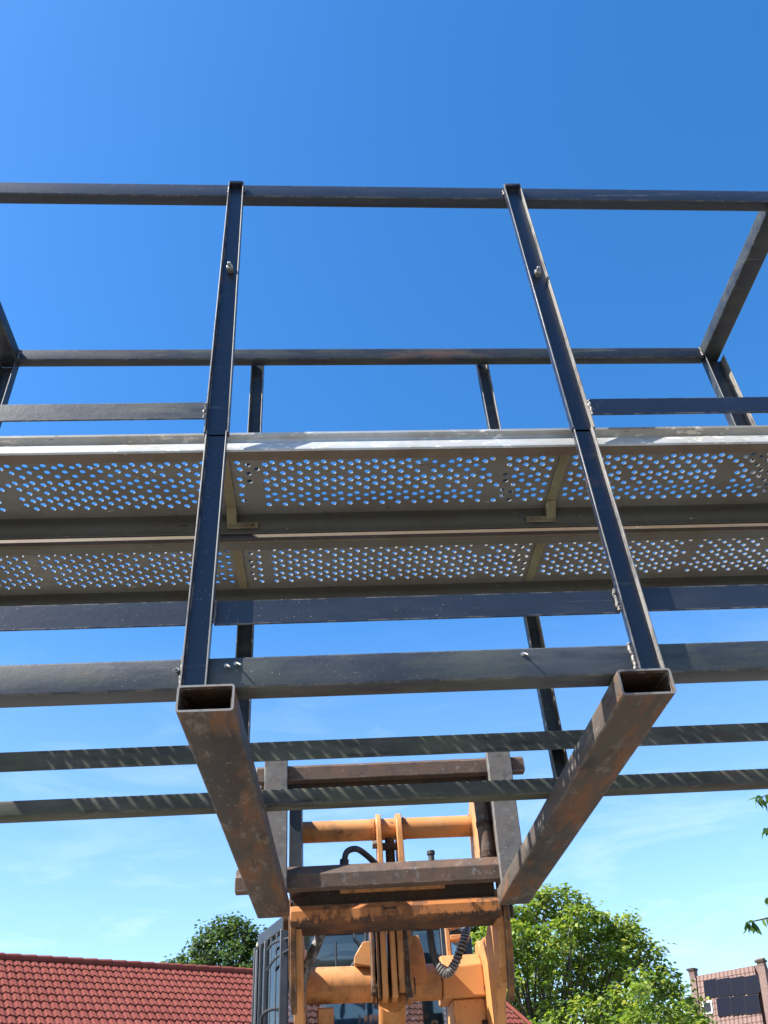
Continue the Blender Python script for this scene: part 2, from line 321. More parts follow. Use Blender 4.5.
# ------------------------------------------------------------------ ground
g = MB(); g.add([(-400,-400,-H),(400,-400,-H),(400,400,-H),(-400,400,-H)], [(0,1,2,3)]); tag(g.build('ground', 'ground', smooth=0), kind='structure')

# ------------------------------------------------------------------ steel work platform
XL, XR = -1.33, 1.72
plat = thing('work_platform', (.2, 2.0, .753), 'black welded steel man basket with guard rails raised high on two rusty fork sleeves', 'work platform')
def pocket(x0, x1, xr0, xr1, zb):
    w, h = x1-x0, .0595
    out, inn = rounded(w, h, .007), rounded(w-.009, h-.009, .004)
    m = MB(); m.sweep(out, ((x0+x1)/2, 1.6, zb+h/2), ((xr0+xr1)/2, 3.37, zb+.001+h/2), (1,0,0), (0,0,1), inn)
    pk = m.build('fork_pocket', 'sleeve', plat); pk.data.materials.append(M['worn_lip']); n = len(out)
    for i in range(n): pk.data.polygons[n+2+3*i-1].material_index = 1
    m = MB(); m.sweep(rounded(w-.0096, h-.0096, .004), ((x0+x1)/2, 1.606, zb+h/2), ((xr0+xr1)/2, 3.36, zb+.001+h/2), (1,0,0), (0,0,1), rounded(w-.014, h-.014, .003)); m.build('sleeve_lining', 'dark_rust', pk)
pocket(-.316, -.198, -.2865, -.170, .7525); pocket(.614, .732, .6185, .7315, .7545)
def bar(name, mat, x0, x1, y0, y1, z0, z1, dz=0.0):
    m = MB(); m.rail((x0, (y0+y1)/2, (z0+z1)/2), (x1, (y0+y1)/2, (z0+z1)/2+dz), y1-y0, z1-z0); return m.build(name, mat, plat)
bar('base_beam', 'black_dusty', XL, XR, 1.628, 1.688, .8165, .8895)
bar('base_beam', 'black_rear', XL, XR, 2.345, 2.398, .8135, .859)
bar('top_rail', 'black', XL, XR, 1.630, 1.672, 2.7135, 2.7855, -.033)
bar('top_rail', 'black_far', -1.255, 1.64, 2.365, 2.405, 2.693, 2.757, -.018)
def angle(name, mat, x0, x1, y, z0, z1, leg=.05, dz=0.0):
    t = .005; p = [(y, z0), (y, z1), (y+leg, z1), (y+leg, z1-t), (y+t, z1-t), (y+t, z0)]
    m = MB(); m.sweep(p, (x0, 0, 0), (x1, 0, dz), (0,1,0), (0,0,1)); return m.build(name, mat, plat, .0012)
angle('knee_rail', 'black_dusty', XL, -.319, 1.598, 1.584, 1.6445, .022); angle('knee_rail', 'black_post', .729, XR, 1.598, 1.580, 1.6405, .022)
angle('deck_rail', 'black', XL, -.312, 1.630, .974, 1.037); angle('deck_rail', 'black', -.256, .670, 1.633, .974, 1.0365); angle('deck_rail', 'black', .725, XR, 1.630, .976, 1.040)
angle('deck_rail', 'black_rear', XL, XR, 2.350, .944, 1.0015)
def post(name, mat, xb0, xb1, xt0, xt1, z0, z1, yf, d=.023, t=.004):
    def prof(a, b): return [(a, yf), (a, yf+d), (b, yf+d), (b, yf), (b-t, yf), (b-t, yf+d-t), (a+t, yf+d-t), (a+t, yf)]
    m = MB(); n = 8
    m.add([(x, y, z0) for x, y in prof(xb0, xb1)] + [(x, y, z1) for x, y in prof(xt0, xt1)], [(i, (i+1) % n, n+(i+1) % n, n+i) for i in range(n)] + [tuple(range(n))[::-1], tuple(range(n, 2*n))])
    o = m.build(name, mat, plat, .0012); o.data.materials.append(M['worn_lip'])
    for i in (3, 4, 7): o.data.polygons[i].material_index = 1
    return o
pl = post('front_post', 'black_post', -.314, -.258, -.312, -.256, .813, 1.548, 1.607, .0195); pr = post('front_post', 'black_post', .669, .726, .668, .723, .815, 1.548, 1.607, .0195)
sl = post('guard_post', 'black_post', -.317, -.252, -.318, -.266, 1.540, 2.750, 1.604, .0225); sr = post('guard_post', 'black_post', .665, .728, .656, .717, 1.538, 2.744, 1.604, .0225)
for x0, x1, z, par in ((-.3145, -.2695, 2.749, sl), (.6595, .7135, 2.743, sr)):
    m = MB(); m.box(x0, x1, 1.6005, 1.6215, z-.012, z-.001); m.build('end_cap', 'black_post', par)
for x, z, par in ((-.288, 2.253, sl), (.690, 2.228, sr)):
    m = MB(); m.cyl((x, 1.586, z), (x, 1.624, z), .0055, 12); m.cyl((x, 1.600, z), (x, 1.6215, z), .011, 6); m.build('bolt', 'zinc', par, .001)
post('rear_post', 'black_far', -.300, -.246, -.306, -.253, .813, 2.74, 2.407, .03); post('rear_post', 'black_far', .660, .708, .657, .706, .813, 2.735, 2.407, .03)
post('corner_post', 'black_far', 1.648, 1.735, 1.648, 1.735, .60, 2.690, 2.365, .042); post('corner_post', 'black_far', XL, -1.254, XL, -1.258, .60, 2.690, 2.365, .042)
post('corner_post', 'black', 1.645, 1.72, 1.645, 1.72, .60, 2.705, 1.63, .042); post('corner_post', 'black', XL, -1.256, XL, -1.256, .60, 2.712, 1.63, .042)
for x, dz in ((1.680, 0), (-1.293, .006)):
    m = MB(); m.rail((x, 1.673, 2.716+dz), (x, 2.405, 2.716+dz), .077, .060); m.build('side_rail', 'black_far', plat)
    m = MB(); m.rail((x, 1.705, 1.473), (x, 2.345, 1.473), .05, .04); m.build('deck_bearer', 'black', plat)
    for z in (.84, 1.0):
        m = MB(); m.rail((x, 1.702, z), (x, 2.344, z), .05, .045); m.build('side_beam', 'black', plat)
def weld(a_, b_, par, n=7, r=.004, seed=1):
    rnd = random.Random(seed); m = MB()
    a, b = Vector(a_), Vector(b_); q = [a.lerp(b, i/n) + Vector((rnd.uniform(-1,1), rnd.uniform(-.6,.2), rnd.uniform(-1,1)))*r*.5 for i in range(n+1)]
    m.path(q, lambda t: r*(.75+.5*rnd.random()), 7, 3)
    return m.build('weld_bead', 'weld', par)
weld((.668, 1.624, .818), (.667, 1.626, .893), pr, 9, .0042, 2); weld((.666, 1.626, .975), (.665, 1.626, 1.035), pr, 9, .0045, 5)
weld((-.315, 1.626, .82), (-.315, 1.626, .893), pl, 8, .0032, 3); weld((-.256, 1.628, .976), (-.256, 1.628, 1.034), pl, 8, .003, 6)
weld((-.319, 1.627, 2.72), (-.319, 1.627, 2.752), sl, 5, .0035, 7); weld((-.265, 1.627, 2.72), (-.265, 1.627, 2.75), sl, 5, .0035, 8); weld((.655, 1.627, 2.712), (.655, 1.627, 2.742), sr, 5, .004, 9); weld((.719, 1.627, 2.712), (.719, 1.627, 2.742), sr, 5, .0035, 10)
weld((.729, 1.602, 1.582), (.729, 1.602, 1.638), sr, 7, .004, 11); weld((1.640, 2.366, 2.686), (1.640, 2.366, 2.74), plat, 7, .005, 12); weld((-1.254, 2.366, 2.70), (-1.254, 2.366, 2.755), plat, 7, .005, 13)
weld((.729, 1.640, .824), (.729, 1.640, .893), pr, 8, .003, 14); weld((.622, 2.343, .8145), (.728, 2.343, .8145), plat, 12, .003, 15); weld((-.30, 2.343, .8125), (-.185, 2.343, .8125), plat, 12, .003, 16)
weld((-.319, 1.602, 1.586), (-.319, 1.602, 1.642), sl, 8, .004, 4)
for (x, z), tilt in (((-.222, .868), .01), ((-.202, .872), .013), ((-.325, .862), -.006), ((.425, .873), .006)):
    m = MB(); m.path([(x, 1.629, z), (x+tilt*.3, 1.616, z-.004), (x+tilt, 1.608, z-.012)], .0022, 8, 3); m.cyl((x, 1.6245, z), (x, 1.629, z), .005, 10); m.build('screw', 'zinc', plat)

# ------------------------------------------------------------------ perforated scaffold planks
from mathutils.geometry import delaunay_2d_cdt
def perforate(x0, x1, y0, y1, holes, rim, k=12, t=.0022):
    """flat sheet of thickness t with real round holes and a small raised collar round each"""
    pts = [Vector((x0, y0)), Vector((x1, y0)), Vector((x1, y1)), Vector((x0, y1))]; n = 40
    for i in range(1, n): pts += [Vector((x0+(x1-x0)*i/n, y0)), Vector((x0+(x1-x0)*i/n, y1))]
    own = [-1]*len(pts)
    for h, (hx, hy, r) in enumerate(holes):
        for i in range(k): pts.append(Vector((hx+r*math.cos(2*math.pi*i/k), hy+r*math.sin(2*math.pi*i/k)))); own.append(h)
    vs_, es_, fs_, ov, oe, of = delaunay_2d_cdt(pts, [], [], 0, 1e-7)
    who = [own[o[0]] if o else -1 for o in ov]
    fs_ = [f for f in fs_ if not (who[f[0]] >= 0 and who[f[0]] == who[f[1]] == who[f[2]])]
    nv = len(vs_); V = [(v.x, v.y, t/2) for v in vs_] + [(v.x, v.y, -t/2) for v in vs_]; F = [tuple(f) for f in fs_] + [tuple(i+nv for i in f[::-1]) for f in fs_]
    for hx, hy, r in holes:
        o = len(V); ring = [(hx, hy, q) for q in ()]
        for rr, zz in ((r*.99, -t/2), (r*.97, t/2+rim), (r+.0014, t/2+rim*.8), (r+.0030, t/2)):
            V += [(hx+rr*math.cos(2*math.pi*i/k), hy+rr*math.sin(2*math.pi*i/k), zz) for i in range(k)]
        for j in range(3): F += [(o+j*k+i, o+j*k+(i+1) % k, o+(j+1)*k+(i+1) % k, o+(j+1)*k+i) for i in range(k)]
    me = bpy.data.meshes.new('perforated_sheet'); me.from_pydata(V, [], F); me.update(); return me
def plank(label, y0, z, depth, skirt, mat_front, foot):
    X0, X1 = -1.42, 1.78; y1 = y0+depth
    root = thing('scaffold_plank', (.18, y0+depth/2, z-skirt), label, 'scaffold plank', 'steel planks making the platform floor')
    holes = []
    ya, yb = y0+.012, y1-.004
    rnd = random.Random(int(y0*1000)); rows = []
    for gi in range(3):
        for dy, ox in ((0, 0), (.010, .58), (.028, .09), (.047, .58)): rows.append((y0+.124+gi*.0715+dy, ox))
    for ry, ox in rows:
        if ry > y1-.03: continue
        k = 0
        while True:
            x = X0+.05+(k+ox)*.0487; k += 1
            if x > X1-.04: break
            blocked = any(a-.004 < x < b+.004 for a, b in ((-.302, -.268), (.672, .706)))
            seam = abs((x+.21+.3525) % .705 - .3525) < .020
            if blocked or (seam and rnd.random() < .62) or rnd.random() < .012: continue
            r = .0085*rnd.uniform(.93, 1.05)
            holes.append((x, ry, r))
    me = perforate(X0, X1, ya, yb, holes, .0008 if foot else .003)
    me.name = 'perforated_sheet'; me.transform(Matrix.Translation((-root.location.x, -root.location.y, z-.0032+H-root.location.z))); me.materials.append(M['galv_dirty'])
    sh = bpy.data.objects.new('perforated_sheet', me); col.objects.link(sh); sh.parent = root
    # raised collars pressed up around the holes catch the sun
    t = .0016
    def fold(name, line, mat):
        q = list(line); back = []
        for i, (a, b) in enumerate(line):
            p = Vector(line[max(i-1, 0)]); n_ = Vector(line[min(i+1, len(line)-1)]); d = (n_-p).normalized(); back.append((a-d.y*t, b+d.x*t))
        m = MB(); m.sweep(q+back[::-1], (X0, 0, 0), (X1, 0, 0), (0,1,0), (0,0,1)); return m.build(name, mat, root, smooth=30)
    fold('front_skirt', [(y0+.026, z-.0045), (y0+.014, z+.001), (y0+.007, z+.001), (y0+.003, z-.003), (y0+.003, z-.010), (y0+.006, z-.014), (y0+.013, z-.018), (y0+.0145, z-.022), (y0+.0145, z-.026),
                         (y0+.012, z-.030), (y0-.004, z-.066), (y0-.005, z-skirt+.004), (y0-.001, z-skirt)], mat_front)
    fold('lower_flange', [(y0, z-skirt-.0003), (y0+.034, z-skirt-.0003), (y0+.034, z-skirt+.010)], 'flange_brown' if foot else 'galv_skirt')
    fold('rear_skirt', [(y1-.008, z-skirt), (y1-.003, z-skirt), (y1, z-skirt+.005), (y1, z-.058), (y1-.004, z-.050), (y1-.004, z-.026), (y1, z-.018), (y1, z-.003), (y1-.004, z), (y1-.012, z-.0045)][::-1], 'skirt_dark')
    for x, s in ((-.285, 1), (.689, -1)):
        m = MB(); m.box(x-.014, x+.014, y0+.036, y1-.012, z-.0105, z-.0050); st = m.build('stiffener', 'stiffener', root, .001)
        if foot:
            m = MB(); m.plate([(y1-.05, z-.0108), (y1-.05, z-.014), (y1-.013, z-.050), (y1-.0095, z-.050), (y1-.0095, z-.0108)], 'x', x-.014, x+.014)
            a, b = sorted((x-s*.014, x+s*.078)); m.box(a, b, y1-.0130, y1-.0095, z-.064, z-.043); ft = m.build('foot_tab', 'stiffener', st, .001)
            for hx in (x+s*.040, x+s*.062):
                m = MB(); m.cyl((hx, y1-.0150, z-.0535), (hx, y1-.0125, z-.0535), .0042, 10); m.build('rivet', 'dark_rust', st)
    for x in (X0, X1):
        m = MB(); s = 1 if x > 0 else -1; m.box(x-.003 if s < 0 else x, x if s < 0 else x+.003, y0+.003, y1-.003, z-skirt, z-.004); m.build('end_plate', 'galv', root)
    return root
plank('front perforated galvanised plank with a bright flaky side rail, nearest the camera', 1.660, 1.5945, .362, .0765, 'galv', True)
plank('rear perforated galvanised plank with a brown stained underside, behind the front one', 2.040, 1.571, .360, .076, 'flange_brown', False)

# ------------------------------------------------------------------ forks and carriage
for x0, x1, xt0, xt1, lab in ((-.262, -.180, -.279, -.184, 'worn grey steel fork whose shank stands behind the left rusty sleeve'), (.640, .738, .652, .750, 'worn grey steel fork whose shank stands behind the right rusty sleeve')):
    fk = thing('lift_fork', ((x0+x1)/2, 3.39, .77), lab, 'fork', 'forks hooked on the carriage')
    m = MB(); y0, y1 = 3.376, 3.412
    m.add([(x0, y0, .765), (x1, y0, .765), (x1, y1, .765), (x0, y1, .765), (xt0, y0, 1.372), (xt1, y0, 1.372), (xt1, y1, 1.372), (xt0, y1, 1.372)], [(0,3,2,1),(4,5,6,7),(0,1,5,4),(1,2,6,5),(2,3,7,6),(3,0,4,7)])
    m.build('shank', 'fork_steel', fk, .003)
    m = MB(); m.plate([(3.376, .766), (3.376, .798), (2.3, .785), (2.25, .772), (2.3, .766)], 'x', x0+.006, x1-.006); m.build('blade', 'fork_steel', fk, .002)
    m = MB(); m.plate([(3.412, 1.372), (3.478, 1.372), (3.478, 1.31), (3.466, 1.31), (3.466, 1.353), (3.412, 1.353)], 'x', xt0+.008, xt1-.008); m.build('top_hook', 'dark_rust', fk, .002)
    m = MB(); m.plate([(3.412, .86), (3.47, .82), (3.47, .80), (3.412, .80)], 'x', x0+.01, x1-.01); m.build('lower_hook', 'dark_rust', fk, .002)
car = thing('fork_carriage', (.22, 3.45, .86), 'worn brown fork carriage of two steel cross bars behind the forks', 'fork carriage')
m = MB(); m.plate([(3.414, 1.284), (3.414, 1.338), (3.424, 1.350), (3.462, 1.350), (3.462, 1.284)], 'x', -.315, .812); m.build('upper_bar', 'carriage', car, .003)
m = MB(); m.box(-.30, .655, 3.470, 3.486, 1.185, 1.30); m.build('back_plate', 'dark_rust', car, .002)
m = MB(); m.plate([(3.416, .862), (3.414, .914), (3.452, .953), (3.472, .953), (3.472, .862)], 'x', -.381, .812); m.build('lower_bar', 'carriage', car, .003)
for x0, x1 in ((-.178, -.128), (.655, .70)):
    m = MB(); m.box(x0, x1, 3.463, 3.60, .865, 1.345); m.build('upright', 'cab_black' if x0 < 0 else 'carriage', car, .003)
up = MB(); up.cyl((.622, 3.50, .93), (.622, 3.50, 1.29), .030, 20); o = up.build('guide_rod', 'carriage', car)
for z in (.965, 1.085, 1.19): m = MB(); m.cyl((.622, 3.50, z), (.622, 3.50, z+.022), .0325, 20); m.build('ring', 'dark_rust', o)
m = MB(); m.cyl((.387, 3.460, .95), (.387, 3.460, .976), .012, 14); m.cyl((.387, 3.460, .974), (.387, 3.460, .990), .016, 14); m.build('cap', 'rubber', car, .002)

# ------------------------------------------------------------------ wheel loader
ld = thing('wheel_loader', (.22, 6.2, -H), 'yellow orange wheel loader with glazed cab holding the platform up on its raised boom', 'wheel loader')
m = MB(); m.cyl((-.158, 3.75, 1.176), (.628, 3.75, 1.171), .0445, 32)
for x, w in ((-.155, .01), (.60, .012), (.168, .010), (.305, .010)): m.cyl((x, 3.75, 1.174), (x+w, 3.75, 1.174), .0475, 32)
m.build('coupler_tube', 'orange', ld)
for x0, x1 in ((.186, .207), (.272, .297)):
    p = [(3.66, .98), (3.66, 1.13)] + [(3.745+.085*math.cos(a), 1.150+.085*math.sin(a)) for a in [R(t) for t in range(180, -1, -20)]] + [(3.84, 1.0), (3.82, .95)]
    m = MB(); m.plate(p, 'x', x0, x1); m.build('coupler_lug', 'orange_worn', ld, .003)
m = MB(); m.cyl((.205, 3.70, 1.085), (.275, 3.70, 1.085), .016, 14); m.build('coupler_pin', 'dark_rust', ld, .002)
m = MB(); m.cyl((.165, 3.70, 1.095), (.187, 3.70, 1.095), .017, 8); m.build('coupler_bolt', 'fork_steel', ld, .002)
m = MB(); m.cyl((.241, 3.71, 1.125), (.241, 3.75, .86), .020, 16); m.build('locking_rod', 'dark_rust', ld, .002)
for x0, x1, mt in ((-.152, -.134, 'dark_rust'), (.607, .624, 'orange_worn')):
    m = MB(); m.plate([(3.602, .84), (3.602, 1.23), (3.72, 1.265), (3.82, 1.19), (3.84, .90), (3.78, .80)], 'x', x0, x1); m.build('coupler_side_plate', mt, ld, .003)
EDGE = MB(); EDGE.plate([(3.535, .757), (3.522, .768), (3.52, .805), (3.535, .828), (3.70, .828), (3.72, .757)], 'x', -.174, .652)
lip = EDGE.build('coupler_lower_bar', 'edge_worn', ld, .004)
m = MB(); m.box(-.165, .64, 3.55, 3.70, .829, .897); m.build('shade_block', 'dark_rust', lip)  # added dark block, its colour stands in for shade under the carriage bar
m = MB(); m.box(.02, .44, 3.535, 3.552, .868, .884); m.build('shim_plate', 'orange_worn', lip, .002)
m = MB(); m.box(.18, .24, 3.517, 3.523, .796, .803); m.build('slot_mark', 'dark_rust', lip)
# arm ends: thick plates seen nearly edge on, the right one shows its sunlit inner face
for s, x0, x1 in ((-1, -.172, -.132), (1, .642, .682)):
    p = [(3.60, .72), (3.585, .80), (3.62, .875), (3.70, .86), (3.80, .80), (3.92, .76), (4.06, .775)] + [(4.22+.10*math.cos(R(t)), .70+.10*math.sin(R(t))) for t in range(150, -31, -30)] + [(4.36, .60), (4.45, .40), (4.35, .12), (4.08, .26), (3.93, .40), (3.86, .50), (3.76, .56), (3.66, .60)]
    m = MB(); m.plate(p, 'x', x0, x1); ap = m.build('arm_plate', 'orange', ld, .004)
    m = MB(); m.plate([(3.5955, .72), (3.580, .80), (3.55, .80), (3.56, .70), (3.615, .57), (3.70, .48), (3.715, .50), (3.66, .595)], 'x', *((x0-.004, x0+.019) if s < 0 else (x1-.017, x1+.006))); m.build('worn_nose', 'arm_rust', ap, .003)
    m = MB(); e = x0-.010 if s < 0 else x1+.002; m.plate([(3.58, .70), (3.57, .80), (3.60, .88), (3.70, .865), (3.76, .735), (3.78, .56), (3.70, .52)], 'x', e, e+.008); m.build('wear_plate', 'arm_rust', ap, .002)
    m = MB(); m.cyl((x0-.035, 3.64, .80), (x1+.035, 3.64, .80), .034, 18); m.build('pivot_pin', 'dark_rust', ap, .003)
    m = MB(); m.cyl((x0-.025, 4.16, .43), (x1+.025, 4.16, .43), .050, 18); m.build('arm_pin', 'dark_rust', ap, .003)
m = MB(); m.cyl((-.132, 4.2, .654), (.46, 4.2, .640), .072, 36); m.build('cross_tube', 'orange', ld)
m = MB(); m.plate([(4.10, .562), (4.10, .682), (4.155, .735), (4.34, .745), (4.36, .562)], 'x', .462, .642); m.build('cross_tube_box', 'orange', ld, .006)
for x0, x1 in ((-.085, -.015), (.50, .642)):
    m = MB(); m.plate([(4.14, .56), (4.36, .56), (5.1, -.45), (5.1, -.75), (4.9, -.75), (4.16, .30)], 'x', x0, x1); m.build('lift_arm', 'orange', ld, .006)
for x0, x1, zt, zb, y, mt in ((.150, .163, .90, .56, 3.96, 'arm_rust'), (.172, .182, .88, .54, 3.92, 'arm_rust'), (.188, .212, .90, .53, 3.90, 'orange_worn'), (.228, .252, .90, .53, 3.905, 'orange'), (.258, .286, .90, .56, 3.90, 'orange_worn'), (.300, .322, .90, .55, 3.95, 'orange')):
    m = MB(); m.plate([(y, zb+.02), (y-.02, zt-.05), (y+.04, zt), (y+.20, zt-.06), (y+.26, .68), (y+.20, zb)], 'x', x0, x1); m.build('bellcrank_plate', mt, ld, .003)
m = MB(); m.cyl((.145, 3.99, .60), (.33, 3.99, .60), .032, 18); m.build('bellcrank_pin', 'dark_rust', ld, .003)
m = MB(); m.path([(.293, 3.895, .84), (.296, 3.885, .70), (.292, 3.885, .60), (.300, 3.89, .54)], lambda t: .008+.006*t, 8, 4); m.build('grease_line', 'dark_rust', ld)
m = MB(); m.cyl((.232, 4.00, .555), (.24, 5.0, .02), .058, 28); m.build('tilt_cylinder', 'orange', ld)
m = MB(); m.plate([(.080, .715), (.080, .745), (.120, .803), (.158, .806), (.158, .70)], 'y', 4.12, 4.20); m.build('gusset', 'orange', ld, .004)
m = MB(); m.plate([(.322, .62), (.322, .815), (.372, .815), (.388, .75), (.40, .62)], 'y', 4.11, 4.20); m.build('gusset', 'orange', ld, .004)
m = MB(); m.box(.512, .530, 4.26, 4.30, .74, .90); m.build('bracket_post', 'orange', ld, .003)
m = MB(); m.box(.531, .62, 4.255, 4.305, .815, .838); m.build('bracket_step', 'orange', ld, .003)
m = MB(); m.plate([(.531, .86), (.531, .875), (.595, .895), (.61, .88)], 'y', 4.255, 4.305); m.build('bracket_step', 'orange', ld, .003)
m = MB(); m.path([(-.035, 3.84, .92), (-.043, 3.84, .849), (-.070, 3.84, .766), (-.115, 3.85, .675), (-.146, 3.87, .587), (-.150, 3.92, .52)], .021, 14, 6); m.build('hydraulic_hose', 'hose_worn', ld)
hp = [(.398, 3.85, .92), (.398, 3.84, .827), (.398, 3.84, .723), (.416, 3.85, .648), (.450, 3.85, .614), (.489, 3.86, .648), (.531, 3.88, .720), (.560, 3.92, .782), (.575, 3.97, .82)]
m = MB(); m.path(hp, .0150, 14, 6); hs = m.build('hydraulic_hose', 'rubber', ld)
P = [Vector(p) for p in hp[3:]]; m = MB(); q = []; N = 330; u = Vector((0, 1, 0)); ctr = []
E_ = [P[0]*2-P[1]] + P + [P[-1]*2-P[-2]]
for i in range(N+1):
    t = i/N*(len(P)-1); k_ = min(int(t), len(P)-2); t -= k_; a, b, c, d_ = E_[k_:k_+4]
    ctr.append(.5*((2*b)+(c-a)*t+(2*a-5*b+4*c-d_)*t*t+(3*b-a-3*c+d_)*t**3))
for i in range(N+1):
    d = (ctr[min(i+1, N)]-ctr[max(i-1, 0)]).normalized(); w = d.cross(u).normalized(); a = i/N*2*math.pi*24
    q.append(ctr[i] + (u*math.cos(a)+w*math.sin(a))*.0150)
m.path(q, .0046, 6, 1); m.build('spiral_guard', 'hose_guard', hs)
m = MB(); m.path([(.035, 3.60, .94), (.042, 3.59, 1.00), (.055, 3.59, 1.040), (.095, 3.60, 1.052), (.14, 3.63, 1.03), (.185, 3.68, 1.00)], .0125, 12, 6); m.build('coupler_hose', 'rubber', ld)
m = MB(); m.cyl((.038, 3.60, .96), (.043, 3.595, 1.012), .019, 8); m.build('hose_nut', 'rubber', ld, .002)
# cab
def pane(name, quad, mat='glass', par=ld, t=.006):
    q = [Vector(p) for p in quad]; n = (q[1]-q[0]).cross(q[2]-q[0]).normalized()*t; m = MB(); m.add(q+[p+n for p in q], [(3,2,1,0),(4,5,6,7),(0,1,5,4),(1,2,6,5),(2,3,7,6),(3,0,4,7)]); return m.build(name, mat, par, smooth=0)
rf = MB(); plan = [(-.505, 5.97), (-.44, 5.80), (.80, 5.80), (.86, 5.97), (.86, 7.2), (-.505, 7.2)]
def ring(k, z): return [(.18+(x-.18)*k, 6.3+(y-6.3)*k, z) for x, y in plan]
v = ring(1.0, 1.166)+ring(1.010, 1.178)+ring(.98, 1.212)+ring(.92, 1.235); n = 6
rf.add(v, [(j*n+i, j*n+(i+1) % n, (j+1)*n+(i+1) % n, (j+1)*n+i) for j in range(3) for i in range(n)]+[tuple(range(n))[::-1], tuple(range(18, 24))]); rf.build('cab_roof', 'cream', ld, .01)
m = MB(); m.plate([(-.475, 5.90), (-.29, 5.43), (.65, 5.43), (.83, 5.90), (.83, 7.1), (-.475, 7.1)], 'z', 1.150, 1.1635); m.build('headliner', 'headliner', ld)
m = MB(); m.plate([(-.50, 5.92), (-.30, 5.40), (.66, 5.40), (.86, 5.92)], 'z', 1.147, 1.225); m.build('cab_header', 'cab_black', ld, .01)
m = MB()
for (x, y, w, d) in ((-.50, 5.93, .035, .10), (-.425, 5.73, .030, .05), (-.300, 5.42, .05, .05), (.645, 5.42, .06, .06), (.845, 5.93, .05, .08), (.84, 7.12, .07, .07), (-.49, 7.12, .07, .07), (-.49, 6.5, .05, .05), (.84, 6.5, .05, .05)):
    m.box(x-w/2, x+w/2, y-d/2, y+d/2, -.25, 1.146)
m.box(-.30, .66, 5.40, 5.44, -.30, .10); m.box(-.3, .66, 5.40, 5.43, 1.10, 1.146); m.box(-.49, .84, 7.10, 7.14, 1.08, 1.146)
m.build('cab_frame', 'cab_black', ld, .006)
m = MB()
for (x, y) in ((-.465, 5.83), (-.385, 5.64), (-.345, 5.53)): m.box(x-.011, x+.011, y-.012, y+.012, -.25, 1.145)
m.build('door_frame', 'cab_black', ld, .004)
m = MB(); m.box(-.502, -.486, 5.86, 5.878, -.25, 1.13); m.build('weather_strip', 'cab_grey', ld, .004)
m = MB(); m.path([(-.41, 5.60, 1.075), (-.36, 5.46, 1.085), (-.25, 5.36, 1.09)], .007, 10, 4); m.path([(-.41, 5.60, .965), (-.35, 5.45, 1.0), (-.24, 5.34, 1.035)], .007, 10, 4); m.build('mirror_arm', 'panel_frame', ld)
m = MB(); m.path([(-.43, 5.55, .66), (-.42, 5.50, .725), (-.36, 5.46, .745), (-.32, 5.45, .73), (-.31, 5.45, .65)], .009, 10, 5); m.build('grab_handle', 'panel_frame', ld)
pane('windscreen', [(-.27, 5.415, .10), (.615, 5.415, .10), (.615, 5.425, 1.10), (-.27, 5.425, 1.10)])
pane('corner_glass', [(-.485, 5.90, -.2), (-.315, 5.44, -.2), (-.315, 5.44, 1.12), (-.485, 5.90, 1.12)]); pane('corner_glass', [(.665, 5.45, -.2), (.83, 5.90, -.2), (.83, 5.90, 1.04), (.665, 5.45, 1.04)])
pane('side_glass', [(-.495, 7.08, .05), (-.495, 5.99, .05), (-.495, 5.99, 1.05), (-.495, 7.08, 1.05)]); pane('side_glass', [(.845, 5.99, .05), (.845, 7.08, .05), (.845, 7.08, 1.05), (.845, 5.99, 1.05)])
pane('rear_glass', [(-.45, 7.12, .35), (.80, 7.12, .35), (.80, 7.12, 1.08), (-.45, 7.12, 1.08)])
m = MB(); m.plate([(-.05, .25), (-.07, .90), (0.0, 1.02), (.30, 1.02), (.37, .90), (.35, .25)], 'y', 6.55, 6.68); m.box(-.06, .36, 6.15, 6.66, .12, .26); m.build('operator_seat', 'seat', ld, .03)
m = MB(); m.plate([(-.10, 1.035), (.0, 1.065), (.28, 1.065), (.38, 1.035), (.28, 1.045), (0, 1.045)], 'y', 5.70, 5.74); m.build('sun_visor', 'cab_black', ld, .004)
m = MB(); m.path([(.18, 5.40, 1.13), (.16, 5.395, 1.02), (.02, 5.39, .84)], .010, 8, 4); m.path([(.115, 5.40, 1.15), (.11, 5.39, 1.08), (.145, 5.385, 1.03), (.155, 5.39, .98)], .006, 8, 4); m.path([(.0, 5.40, 1.06), (.0, 5.39, .78)], .006, 8, 3); m.build('wiper', 'cab_black', ld)
m = MB(); m.box(.50, .615, 5.60, 5.66, .6, 1.12); m.build('fuse_panel', 'cab_black', ld, .01)
# under the cab and behind it, mostly below the picture
m = MB(); m.box(-.50, .86, 5.42, 7.14, -.95, -.26); m.build('cab_base', 'orange', ld, .03)
m = MB(); m.plate([(7.2, -.9), (7.2, .02), (7.4, .08), (8.6, -.02), (8.8, -.2), (8.8, -.9)], 'x', -.38, .82); m.build('engine_hood', 'orange', ld, .05)
m = MB(); m.box(-.2, .64, 4.6, 8.6, -1.1, -.75); m.build('chassis', 'cab_black', ld, .02)
for x in (-.62, .98):
    for y in (5.0, 7.9):
        m = MB(); m.cyl((x-.2, y, -.93), (x+.2, y, -.93), .62, 40); w_ = m.build('wheel', 'rubber', ld, .06)
        m = MB(); m.cyl((x-.205, y, -.93), (x+.205, y, -.93), .33, 30); m.build('rim', 'orange', w_, .01)

